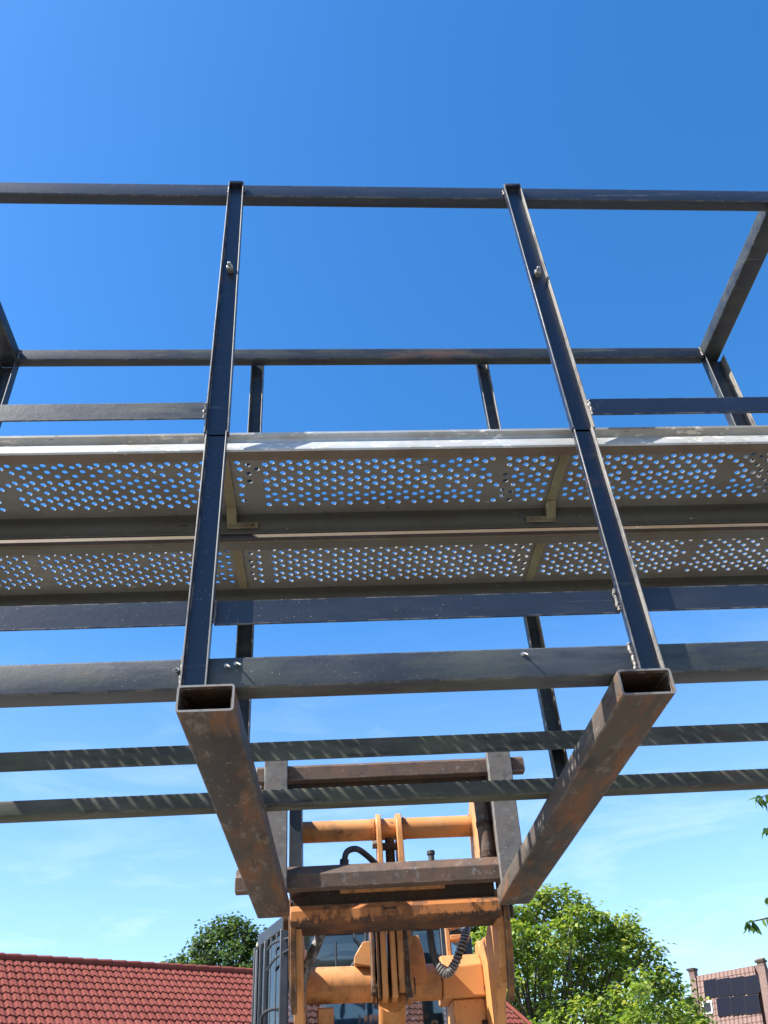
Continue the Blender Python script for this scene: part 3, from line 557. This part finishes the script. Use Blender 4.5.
CROWN_R=[(9.3,34.15,7.44,0.47),(3.47,33.76,5.9,0.38),(8.57,34.22,7.65,0.73),(10.15,34.27,6.72,0.43),(4.06,33.71,6.24,0.59),(12.11,34.44,4.61,0.38),(12.33,33.91,4.17,0.6),(12.58,33.76,3.54,0.43),(7.63,34.12,7.58,0.56),(10.74,34.88,6.54,0.7),(5.29,34.69,7.09,0.62),(6.62,34.77,7.31,0.59),(11.51,33.83,5.61,0.4),(9.78,33.92,7.13,0.41),(4.6,34.45,6.91,0.62),(11.15,34.02,6.29,0.45),(4.85,34.37,7.31,0.4),(12.42,33.5,3.12,0.51),(11.67,33.98,4.82,0.52),(7.08,34.34,7.49,0.51),(5.67,33.97,7.31,0.38),(11.85,34.36,5.29,0.4),(10.97,34.22,6.84,0.47),(11.23,33.94,5.85,0.43),(8.04,33.92,7.85,0.39),(10.83,33.37,2.85,0.62),(5.88,34.13,5.82,0.53),(3.43,37.25,3.71,0.4),(8.78,33.71,3.1,0.37),(11.25,31.73,2.11,0.34),(3.18,32.38,4.36,0.51),(11.07,35.22,5.36,0.71),(4.13,36.18,4.93,0.42),(6.36,33.64,5.62,0.67),(9.59,32.21,4.1,0.46),(9.11,33.26,6.82,0.47),(10.37,36.49,5.59,0.58),(8.29,34.96,3.97,0.47),(4.36,34.31,5.17,0.39),(7.71,32.56,6.17,0.53),(4.12,32.23,3.71,0.44),(6.04,32.34,3.11,0.62),(8.33,37.28,4.98,0.48),(3.51,31.78,2.3,0.56),(6.32,33.69,2.51,0.62),(6.95,33.74,2.22,0.39),(8.4,36.46,3.57,0.46),(4.69,32.81,5.98,0.6),(4.35,34.49,5.71,0.64),(11.26,32.29,3.52,0.48),(7.56,35.49,7.18,0.48),(7.69,37.19,4.69,0.74),(4.9,33.11,4.96,0.56),(9.28,35.55,4.84,0.66),(9.44,34.04,6.39,0.41),(8.99,35.3,5.7,0.45),(9.24,30.61,3.12,0.44),(4.93,31.23,2.62,0.46),(12.44,34.58,1.79,0.46),(3.92,36.79,4.25,0.62),(10.86,37.09,3.19,0.68),(4.61,32.19,3.44,0.51),(8.26,35.39,2.1,0.51),(12.71,34.42,2.52,0.6),(7.53,32.97,5.61,0.54),(8.39,33.39,6.33,0.38),(12.25,36.21,2.3,0.61),(11.08,33.85,4.05,0.42),(8.41,34.66,4.64,0.5),(7.08,32.43,3.2,0.4),(10.77,34.56,3.21,0.5),(4.72,33.72,2.59,0.38),(4.72,30.72,1.95,0.45),(5.74,33.65,4.74,0.48),(6.09,32.85,6.29,0.53),(9.08,35.88,2.79,0.48),(12.35,36.31,2.89,0.6),(5.52,35.71,4.19,0.6),(10.99,34.72,2.24,0.54),(5.08,32.19,5.41,0.36),(8.86,32,3.28,0.35),(9.31,33.5,2.53,0.62),(6.87,37.15,5.13,0.58),(9.9,30.95,3.39,0.44),(5.45,32.47,6.23,0.45),(10.89,32.65,3.33,0.57),(6.36,36.67,2.56,0.41),(4.36,36.84,4.61,0.56),(6.21,37.15,3.54,0.58),(4.47,33.96,3.27,0.57),(6.7,31.92,2.56,0.45),(7.5,34.44,2.05,0.38),(3.91,36.09,5.32,0.47),(11.22,31.73,2.98,0.36),(10.98,34.58,5.99,0.49),(4.17,32.23,2.35,0.38),(9.47,34.44,4.26,0.37),(6.74,34.99,3.94,0.58),(5.77,35.38,5.6,0.49),(3.87,34.12,3.21,0.37),(10.25,36.65,4.17,0.43),(8.51,35.17,7.25,0.43),(7.04,34.96,6.3,0.57),(8.63,31.38,1.78,0.44),(8.62,37.42,2.85,0.64),(9.78,30.84,4.03,0.37),(3.47,35.53,2.97,0.44),(4.74,32.76,2.92,0.34),(3.55,33.94,5.36,0.44),(7.81,36.41,5.48,0.64),(11.41,37.28,2.85,0.66),(9.33,35.01,5.94,0.5),(9.6,36.74,2.27,0.42),(4.2,36.15,3.03,0.39),(4.54,31.92,4.02,0.36),(10.07,33.69,5.58,0.64),(7.04,34.46,3.21,0.4),(7.48,30.61,2.72,0.34),(4.54,33.11,2.11,0.46),(5.76,32.14,1.94,0.36),(6.43,37.5,2.98,0.42),(8.93,36.34,3.78,0.44),(5.78,34.59,4.31,0.42),(9.87,33.19,2.08,0.49),(10.89,36.19,5.07,0.51),(7.57,33,4.93,0.4),(9.33,36.84,6.43,0.49),(9.88,34.81,4.63,0.51),(4.22,30.95,4.32,0.47),(7.54,34.43,6.27,0.63),(6.1,35.52,3.96,0.4),(6.61,31.48,3.42,0.51),(9.19,37.1,2.21,0.45),(10.67,33.16,1.8,0.37),(8.4,32.17,3.77,0.55),(8.83,34.58,5.21,0.37),(3.37,36.83,2.49,0.39),(10.32,31.84,4.54,0.4),(7.78,34.38,7.07,0.39),(11.85,35.56,4.66,0.53),(9.87,33.6,3.76,0.56),(7.41,33,3.94,0.42),(7.8,36.55,6.08,0.5),(5.42,35.61,4.77,0.54),(6.7,33.48,6.6,0.46),(3.87,32.69,3.47,0.37),(5.6,31.8,4.93,0.44),(9.95,35.29,6.17,0.39),(10.01,34.06,6.05,0.38),(3.43,35.55,4.38,0.38),(8.75,36.67,5.77,0.43),(9.1,34.05,6.61,0.41),(7.29,37.21,5.48,0.46),(12.94,35.92,2.98,0.38),(10.46,33.64,3.96,0.43),(11.68,33.88,1.78,0.37),(8.56,32.79,6.86,0.43),(5.21,36.09,6.02,0.46),(8.95,32.67,2.87,0.42),(12.2,33.78,3.6,0.4),(3.66,35.26,3.57,0.47),(9.2,34.46,5.34,0.38),(7.77,35.57,2.47,0.38)]
CROWN_L=[(-3.44,38.22,7.96,0.42),(-7.09,38.15,6.01,0.46),(-6.69,38.03,6.6,0.46),(-4.13,38.14,8.49,0.32),(-6.18,37.84,6.98,0.32),(-4.58,38.3,8.4,0.49),(-2.16,37.91,6.76,0.42),(-6.59,38.05,6.9,0.31),(-3.79,38.15,8.37,0.29),(-5.65,37.66,7.36,0.38),(-5.47,37.7,7.65,0.35),(-6.99,38,6.37,0.36),(-2.85,38.29,7.79,0.32),(-2.74,38.45,7.5,0.46),(-4.9,38.21,8.14,0.48),(-5.19,37.99,7.91,0.39),(-2.41,37.66,7.12,0.37),(-6.05,37.77,7.16,0.29),(-5.22,38.03,8.19,0.31),(-3.12,38.21,7.91,0.29),(-4.09,38,8.12,0.49),(-3.6,38.57,7.74,0.35),(-5.87,38.56,7.15,0.39),(-6.75,39.1,5.74,0.31),(-3.43,39.68,5.76,0.29),(-5.07,37.82,5.75,0.3),(-7.19,38.41,5.61,0.44),(-6.26,38.44,6.06,0.37),(-6.12,39.24,6.43,0.48),(-5.88,37.82,5.63,0.4),(-5.83,39.78,6.26,0.43),(-4.2,37.12,7.18,0.45),(-5.61,38.87,7.03,0.33),(-4.28,38.19,6.54,0.32),(-2.39,37.09,5.45,0.45),(-4.04,38.92,5.87,0.31),(-2.48,37.99,6.18,0.47),(-3.91,38.43,7.04,0.44),(-4.84,37.44,6.59,0.46),(-2.2,39.01,5.39,0.33),(-4.16,39.77,6.69,0.32),(-3.85,37.95,7.48,0.45),(-6.23,37.49,6.36,0.29),(-5.31,39.41,6.54,0.49),(-3.61,38.79,7.44,0.34),(-6.7,37.78,6.08,0.33),(-2.95,37.52,6.13,0.41),(-3.32,38.92,5.98,0.37),(-4.66,37.38,5.44,0.45),(-5.24,38.23,7.42,0.38),(-3.22,35.94,5,0.33),(-3.56,38.22,6.45,0.36),(-2.87,39.63,6.2,0.45),(-2.48,37.26,6.73,0.38),(-4.22,39.04,6.37,0.3),(-3.48,35.74,5.58,0.34),(-4.65,38.36,7.24,0.38),(-5.53,38.26,6.48,0.4),(-2.08,38.13,6.13,0.39),(-4.72,40.18,6.35,0.48),(-3.65,37.59,5.44,0.43),(-5.53,38.32,5.7,0.39),(-4.37,38.02,7.91,0.36),(-4.93,37.43,7.52,0.38),(-3.71,37.61,7.93,0.29),(-2.97,36.87,6.34,0.41),(-5.87,37.46,6.63,0.39),(-3.32,36.75,6.46,0.28),(-5.23,37.07,6.93,0.36),(-1.99,38.23,6.57,0.3),(-4.76,38.42,6.44,0.43),(-6.21,38.53,5.53,0.35),(-2.92,37.48,7.04,0.38),(-4.08,37.61,6.63,0.28),(-2.81,36.8,5.48,0.37),(-4.39,39.25,5.61,0.28),(-6.13,36.8,5.49,0.3),(-3.23,38.32,7.49,0.33),(-4.33,37.66,5.65,0.34),(-4.7,38.24,7.63,0.3),(-2.4,36.74,5.08,0.38),(-2.95,39.48,5.52,0.33),(-6.65,38.82,6.04,0.35),(-4.74,37.4,5.85,0.32),(-2.88,37.13,6.69,0.36),(-4.53,39.35,7.16,0.48),(-3.27,38.22,7.02,0.4),(-5.11,37.5,5.44,0.3),(-1.96,37.18,5.64,0.43),(-6.39,37.62,6.08,0.29),(-2.47,38.8,6.67,0.3),(-6.67,37.36,5.7,0.27),(-4.93,37.51,6.93,0.34),(-6.25,37.57,6.6,0.31),(-5.59,37.62,5.38,0.34),(-4.33,39.8,6.26,0.32),(-4.14,38,7.72,0.3),(-3.74,38.31,6.7,0.33),(-3.23,37.11,5.98,0.32),(-3.63,36.36,5.94,0.29),(-2.84,38.7,6.52,0.3),(-2.95,36.1,5.05,0.27),(-4,38.18,5.37,0.3),(-3.59,39.23,5.87,0.33)]

# ------------------------------------------------------------------ red tiled house on the left
def tiled_roof(P0, d, n, L, length, pitch, tw, th, amp, lap, name, mat, par, scallop=.0):
    """pantile surface: waves across, a step at every course; P0 is the left ridge end, d along the ridge, n outward and horizontal"""
    P0, d, n = Vector(P0), Vector(d).normalized(), Vector(n).normalized()
    s = n*math.cos(pitch) - Vector((0, 0, math.sin(pitch))); up = d.cross(s); up = up if up.z > 0 else -up
    nu, rows, sub = int(L/tw), int(length/th), 7; rnd = random.Random(5); m = MB(); verts, faces = [], []; W = nu*sub+1
    wave = lambda f: amp*(math.sin(2*math.pi*f)*.6 + .4*math.cos(4*math.pi*f)*(1 if f < .5 else .3))
    for r_ in range(rows):
        o = len(verts); jit = [rnd.uniform(-.004, .004) for _ in range(nu+1)]
        for t, lift in ((0, 0), (1, lap), (1, -.012)):
            for i in range(W):
                f = (i % sub)/sub; ext = scallop*max(0, math.sin(math.pi*f))*(1 if t else 0)
                verts.append(P0 + d*(i/sub*tw) + s*((r_+t)*th + ext + (.006 if lift == lap else 0)) + up*(lift + wave(f) + jit[i//sub]*t))
        for b in range(2):
            for i in range(W-1): faces.append((o+b*W+i, o+b*W+i+1, o+(b+1)*W+i+1, o+(b+1)*W+i))
    m.add(verts, faces); return m.build(name, mat, par, smooth=40)
pit = R(36.5); A = Vector((-9.4, 20.36, 4.27)); B = Vector((4.62, 29.40, 4.27)); d = (B-A).normalized(); n_ = Vector((d.y, -d.x, 0)); Lr = (B-A).length
hs_ = thing('red_roofed_house', ((A.x+B.x)/2, (A.y+B.y)/2, -H), 'low house with a long red pantile roof, behind the loader on the left', 'house')
tiled_roof(A, d, n_, Lr, 4.6, pit, .19, .29, .022, .03, 'tiled_roof', 'red_tile', hs_, .05)
hd = 4.6*math.cos(pit); hz = 4.6*math.sin(pit)
m = MB(); q = [A, B, B-n_*hd-Vector((0, 0, hz)), A-n_*hd-Vector((0, 0, hz))]; z3 = Vector((0, 0, .06)); m.add(q+[p-z3 for p in q], [(0,1,2,3),(7,6,5,4),(0,4,5,1),(1,5,6,2),(2,6,7,3),(3,7,4,0)]); m.build('back_roof', 'red_tile', hs_, smooth=0)
m = MB(); k_ = int(Lr/.36)
for i in range(k_):
    a = A + d*(i*.36) + Vector((0, 0, .025)); m.cyl(a, a + d*.40 + Vector((0, 0, .012)), .075, 12, .083)
m.build('ridge_tiles', 'red_tile', hs_)
m = MB(); m.path([B + d*.03 + Vector((0, 0, .02)), B + d*.03 + n_*hd*.5 + Vector((0, 0, .03-hz*.5)), B + d*.03 + n_*hd + Vector((0, 0, .03-hz))], .06, 8, 4); m.build('verge_trim', 'red_tile', hs_)
m = MB(); iw = hd-.35; A2, B2 = A + d*.15, B - d*.15
for a, b in ((A2+n_*iw, B2+n_*iw), (B2+n_*iw, B2-n_*iw), (B2-n_*iw, A2-n_*iw), (A2-n_*iw, A2+n_*iw)):
    gable = abs((b-a).normalized().dot(n_)) > .9; zt = 4.27-hz-.02; t = (b-a).normalized().cross(Vector((0, 0, 1)))*-.2
    pts = [Vector((a.x, a.y, -H)), Vector((b.x, b.y, -H)), Vector((b.x, b.y, zt+.2))] + ([Vector(((a.x+b.x)/2, (a.y+b.y)/2, 4.12))] if gable else []) + [Vector((a.x, a.y, zt+.2))]
    k_ = len(pts); m.add(pts+[p+t for p in pts], [tuple(range(k_)), tuple(range(k_, 2*k_))[::-1]] + [(i, (i+1) % k_, k_+(i+1) % k_, k_+i) for i in range(k_)])
m.build('wall', 'brick', hs_, smooth=0)
m = MB(); e0 = A + n_*(hd+.05) - Vector((0, 0, hz+.02)); m.path([e0, e0+d*Lr], .07, 10, 3); m.build('gutter', 'cab_grey', hs_)

# ------------------------------------------------------------------ far house with the solar panels
A = Vector((22.92, 59.30, 8.50)); B = Vector((25.76, 56.54, 8.50)); d = (B-A).normalized(); n_ = Vector((d.y, -d.x, 0)); pit = R(68); L = 4.05
s = n_*math.cos(pit) - Vector((0, 0, math.sin(pit))); up = d.cross(s); up = up if up.z > 0 else -up
fh = thing('solar_house', (25.5, 59.2, -H), 'brown house with a steep tiled roof carrying seven dark solar panels', 'house')
tiled_roof(A, d, n_, L, 5.4, pit, .27, .36, .045, .03, 'tiled_roof', 'brown_tile', fh, .0)
P = lambda u, v, h: A + d*u + s*v + up*h
def slab(m, u0, u1, v0, v1, h0, h1):
    m.add([P(u, v, h) for h in (h0, h1) for u, v in ((u0, v0), (u1, v0), (u1, v1), (u0, v1))], [(3,2,1,0),(4,5,6,7),(0,1,5,4),(1,2,6,5),(2,3,7,6),(3,0,4,7)])
tl = -.045   # the array lies very slightly askew to the ridge
for r_, us, v0 in ((0, (.42, 1.31, 2.20, 3.09), .43), (1, (1.13, 2.02, 2.91), 1.56)):
    for u in us:
        v = v0 + (u-.4)*.07; w = .865
        m = MB(); slab(m, u, u+w, v, v+1.05, .07, .105); pn = m.build('solar_panel', 'panel_frame', fh, smooth=0)
        m = MB(); slab(m, u+.008, u+w-.008, v+.008, v+1.042, .1055, .1085); m.build('cell_glass', 'solar', pn, smooth=0)
m = MB(); slab(m, .20, .82, 1.66, 2.42, .03, .09); wd = m.build('skylight', 'white', fh, smooth=0)
m = MB(); slab(m, .28, .74, 1.76, 2.32, .091, .097); m.build('pane', 'window_glass', wd, smooth=0)
for u0, u1, zt in ((-.48, -.08, .35), (3.98, 4.42, .12)):
    m = MB()
    q = [P(u0, -.35, .05), P(u1, -.35, .05), P(u1, 5.4, .05), P(u0, 5.4, .05)]; b_ = -n_*.35
    q = [Vector((p.x, p.y, p.z)) for p in q]
    m.add(q+[p + b_ for p in q], [(3,2,1,0),(4,5,6,7),(0,1,5,4),(1,2,6,5),(2,3,7,6),(3,0,4,7)]); pw = m.build('parapet', 'brick', fh, smooth=0)
    c = A + d*((u0+u1)/2) - n_*.15; hu = (u1-u0)/2-.02
    def block(m, hx, hy, z0, z1):
        m.add([(c + d*a*hx + n_*b*hy).to_tuple()[:2] + (z,) for z in (z0, z1) for a, b in ((-1,-1),(1,-1),(1,1),(-1,1))], [(3,2,1,0),(4,5,6,7),(0,1,5,4),(1,2,6,5),(2,3,7,6),(3,0,4,7)])
    m = MB(); block(m, hu, .26, 8.3, 8.5+zt); ch = m.build('chimney', 'brick', fh, smooth=0)
    m = MB(); block(m, hu+.07, .33, 8.5+zt, 8.62+zt); m.build('cap', 'dark_rust', ch, smooth=0)
m = MB(); c0 = A + d*-.4; c1 = A + d*4.4
f = [P(-.44, 5.3, -.1), P(4.4, 5.3, -.1)]
q = [Vector((f[0].x, f[0].y, 0)), Vector((f[1].x, f[1].y, 0)), Vector((f[1].x, f[1].y, 0)) - n_*9, Vector((f[0].x, f[0].y, 0)) - n_*9]
zt = f[0].z
m.add([(p.x, p.y, z) for z in (-H, zt) for p in q], [(3,2,1,0),(4,5,6,7),(0,1,5,4),(1,2,6,5),(2,3,7,6),(3,0,4,7)]); m.build('wall', 'brick', fh, smooth=0)
m = MB(); q = [A + d*-.4, A + d*4.42, A + d*4.42 - n_*8.9 + Vector((0, 0, zt-8.5)), A + d*-.4 - n_*8.9 + Vector((0, 0, zt-8.5))]; m.add(q+[Vector((p.x, p.y, zt-.05)) for p in q], [(0,1,2,3),(7,6,5,4),(0,4,5,1),(1,5,6,2),(2,6,7,3),(3,7,4,0)]); m.build('back_roof', 'brown_tile', fh, smooth=0)
# lower wing to the left, its ridge just shows between the tree and the house
m = MB(); a = A - d*5.6; q = [a - n_*1.0, A - d*.45 - n_*1.0]; zr = 5.45
w0, w1 = a + n_*2.2, A - d*.45 + n_*2.2; b0, b1 = a - n_*5, A - d*.45 - n_*5
m.add([(w0.x, w0.y, 3.0), (w1.x, w1.y, 3.0), (q[1].x, q[1].y, zr), (q[0].x, q[0].y, zr), (b0.x, b0.y, 3.0), (b1.x, b1.y, 3.0)], [(0,1,2,3),(3,2,5,4),(0,3,4),(1,5,2),(0,4,5,1)]); m.build('wing_roof', 'brown_tile', fh, smooth=0)
m = MB(); m.add([(p.x, p.y, z) for z in (-H, 2.98) for p in (w0 - n_*.3, w1 - n_*.3, b1, b0)], [(3,2,1,0),(4,5,6,7),(0,1,5,4),(1,2,6,5),(2,3,7,6),(3,0,4,7)]); m.build('wing_wall', 'brick', fh, smooth=0)

# ------------------------------------------------------------------ trees
def leaves(centers, per, size, mat, name, par, seed, droop=.5, flat=.75):
    rs = np.random.RandomState(seed); V, F = [], []; base = 0; o0 = np.array(par.matrix_world.translation)
    for (cx, cy, cz, r) in centers:
        nspr = max(4, int(per*(r/.6)**2/14))
        dirs = rs.normal(size=(nspr, 3)); dirs /= np.linalg.norm(dirs, axis=1)[:, None]; dirs[:, 2] *= flat
        rad = r*(.35+.75*rs.rand(nspr)**.6)
        spr = np.array([cx, cy, cz]) + dirs*rad[:, None]
        for sp, dr in zip(spr, dirs):
            k = 14; a = rs.rand(k)*2*math.pi; off = rs.normal(size=(k, 3))*np.array([1, 1, .6])*size*.95
            c = sp + off
            ln = size*(.75+.6*rs.rand(k)); dx = np.stack([np.cos(a), np.sin(a), -droop*(.3+rs.rand(k))], 1) + .6*dr; dx /= np.linalg.norm(dx, axis=1)[:, None]
            nz = rs.normal(size=(k, 3))*.55 + np.array([0, 0, 1.0]); sd = np.cross(dx, nz); sd /= np.linalg.norm(sd, axis=1)[:, None]; nn = np.cross(sd, dx)
            L_, W_ = ln[:, None], (ln*(.24+.1*rs.rand(k)))[:, None]
            p0 = c; p1 = c + dx*L_*.45 + sd*W_ + nn*L_*.06; p2 = c + dx*L_ - nn*L_*.12; p3 = c + dx*L_*.45 - sd*W_ + nn*L_*.06
            V.append(np.stack([p0, p1, p2, p3], 1).reshape(-1, 3))
            F.append(np.arange(k*4).reshape(k, 4) + base); base += k*4
    V = np.concatenate(V) + np.array([0, 0, H]) - o0; F = np.concatenate(F)
    me = bpy.data.meshes.new(name); me.vertices.add(len(V)); me.vertices.foreach_set('co', V.ravel().astype(np.float32)); nf = len(F)
    me.loops.add(nf*4); me.loops.foreach_set('vertex_index', F.ravel().astype(np.int32)); me.polygons.add(nf)
    me.polygons.foreach_set('loop_start', np.arange(0, nf*4, 4, dtype=np.int32)); me.polygons.foreach_set('loop_total', np.full(nf, 4, dtype=np.int32))
    me.update(calc_edges=True); me.materials.append(M[mat]); ob = bpy.data.objects.new(name, me); col.objects.link(ob); ob.parent = par; return ob
def tree(name, base, fork, centers, per, size, mat, label, seed, r0=.28):
    root = thing(name, base, label, 'tree'); rnd = random.Random(seed)
    m = MB(); b = Vector(base); f = Vector(fork)
    m.path([b - Vector((0, 0, .1)), b.lerp(f, .5) + Vector((.1, .05, 0)), f], lambda t: r0*(1.15-.4*t), 14, 4)
    for i, (x, y, z, r) in enumerate(centers):
        if i % 2 and i > 12: continue
        c = Vector((x, y, z)); h = max(0, min(1, (z-b.z)/14)); st = b.lerp(f, rnd.uniform(.75, 1.0)); mid = st.lerp(c, .5) + Vector((rnd.uniform(-.4, .4), rnd.uniform(-.4, .4), rnd.uniform(-.2, .7)))
        L0 = (c-st).length; ra = .011*L0 + .015
        m.path([st, mid, c], lambda t, ra=ra: ra*(1-.82*t), 7, 4)
        for k in range(3):
            e = c + Vector((rnd.uniform(-1, 1), rnd.uniform(-1, 1), rnd.uniform(-.3, 1)))*r; m.path([mid.lerp(c, .6+.13*k), (mid.lerp(c, .85)+e)*.5, e], lambda t: .018*(1-.8*t), 5, 3)
    m.build('trunk', 'bark', root)
    leaves(centers, per, size, mat, 'crown', root, seed)
    return root
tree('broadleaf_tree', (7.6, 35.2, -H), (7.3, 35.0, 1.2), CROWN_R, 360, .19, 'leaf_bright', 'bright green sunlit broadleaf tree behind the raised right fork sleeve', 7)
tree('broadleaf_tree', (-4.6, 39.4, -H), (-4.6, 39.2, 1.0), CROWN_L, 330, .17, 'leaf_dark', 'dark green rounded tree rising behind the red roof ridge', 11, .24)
# the near tree whose twigs hang into the picture from the right
nt = thing('garden_tree', (4.3, 5.7, -H), 'near tree outside the picture whose leafy twigs hang in at the right edge', 'tree')
m = MB(); m.path([(4.3, 5.7, -H-.05), (4.28, 5.68, -.4), (4.2, 5.6, .8), (4.15, 5.55, 2.2)], lambda t: .09*(1-.6*t), 12, 5)
twigs = [[(4.2, 5.6, .9), (3.6, 5.25, 1.55), (3.05, 5.05, 1.72), (2.74, 5.0, 1.68), (2.585, 5.0, 1.645)], [(3.05, 5.05, 1.72), (2.80, 5.0, 1.60), (2.66, 5.0, 1.50), (2.585, 5.0, 1.46)],
         [(4.2, 5.6, .6), (3.5, 5.2, 1.0), (2.95, 5.02, 1.13), (2.62, 5.0, 1.10), (2.46, 5.0, 1.085)], [(2.95, 5.02, 1.13), (2.66, 5.0, 1.03), (2.45, 5.0, .985), (2.285, 5.0, .962)]]
for t_ in twigs: m.path(t_, lambda t: .012*(1-.8*t), 6, 4)
rnd = random.Random(3)
for i in range(14):
    a = rnd.uniform(-1.2, 1.2); e = Vector((4.9+.8*math.cos(a)*rnd.uniform(.3, 1), 5.8+1.3*math.sin(a), rnd.uniform(.9, 3.2))); m.path([(4.2, 5.6, rnd.uniform(.8, 2.0)), Vector((4.5, 5.6, 1.6)).lerp(e, .5), e], lambda t: .03*(1-.8*t), 6, 3)
m.build('trunk', 'bark', nt)
m = MB()
def leaf_at(p, dr, ln, roll):
    dr = Vector(dr).normalized(); sd = dr.cross(Vector((math.cos(roll), math.sin(roll), .4))).normalized(); nn = sd.cross(dr); w = ln*.22; p = Vector(p); v = []; f = []
    for t, ww, h in ((0, .05, 0), (.18, .75, .03), (.42, 1.0, .04), (.7, .68, 0), (.9, .28, -.06), (1.0, 0.03, -.12)):
        c = p + dr*ln*t; v += [c - sd*w*ww + nn*ln*(h+.05*ww), c + nn*ln*h, c + sd*w*ww + nn*ln*(h+.05*ww)]
    for j in range(5):
        for k in range(2): f.append((j*3+k, j*3+k+1, j*3+k+4, j*3+k+3))
    m.add(v, f)
for ti, t_ in enumerate(twigs):
    P_ = [Vector(p) for p in t_]
    for i in range(1, len(P_)):
        nseg = int((P_[i]-P_[i-1]).length/.012)
        for j in range(nseg):
            c = P_[i-1].lerp(P_[i], (j+rnd.random())/max(nseg, 1))
            if rnd.random() < .25: continue
            leaf_at(c, (rnd.uniform(-.8, .5), rnd.uniform(-.7, .5), rnd.uniform(-1.2, -.35)), rnd.uniform(.05, .09), rnd.uniform(0, 6.28))
    for q_ in range(7): leaf_at(P_[-1] + Vector((rnd.uniform(-.005, .05), 0, 0)), (rnd.uniform(-1, .3), rnd.uniform(-.5, .2), rnd.uniform(-1, .1)), rnd.uniform(.05, .085), rnd.uniform(0, 6.28))
for i in range(900):
    a = rnd.uniform(-1.6, 1.6); c = Vector((4.75+rnd.uniform(0, 1.1)*math.cos(a), 5.8+1.5*math.sin(a)*rnd.random(), rnd.uniform(.9, 3.3))); leaf_at(c, (rnd.uniform(-1, 1), rnd.uniform(-1, 1), rnd.uniform(-1.2, .1)), rnd.uniform(.06, .09), rnd.uniform(0, 6.28))
m.build('crown', 'leaf_twig', nt, smooth=60)
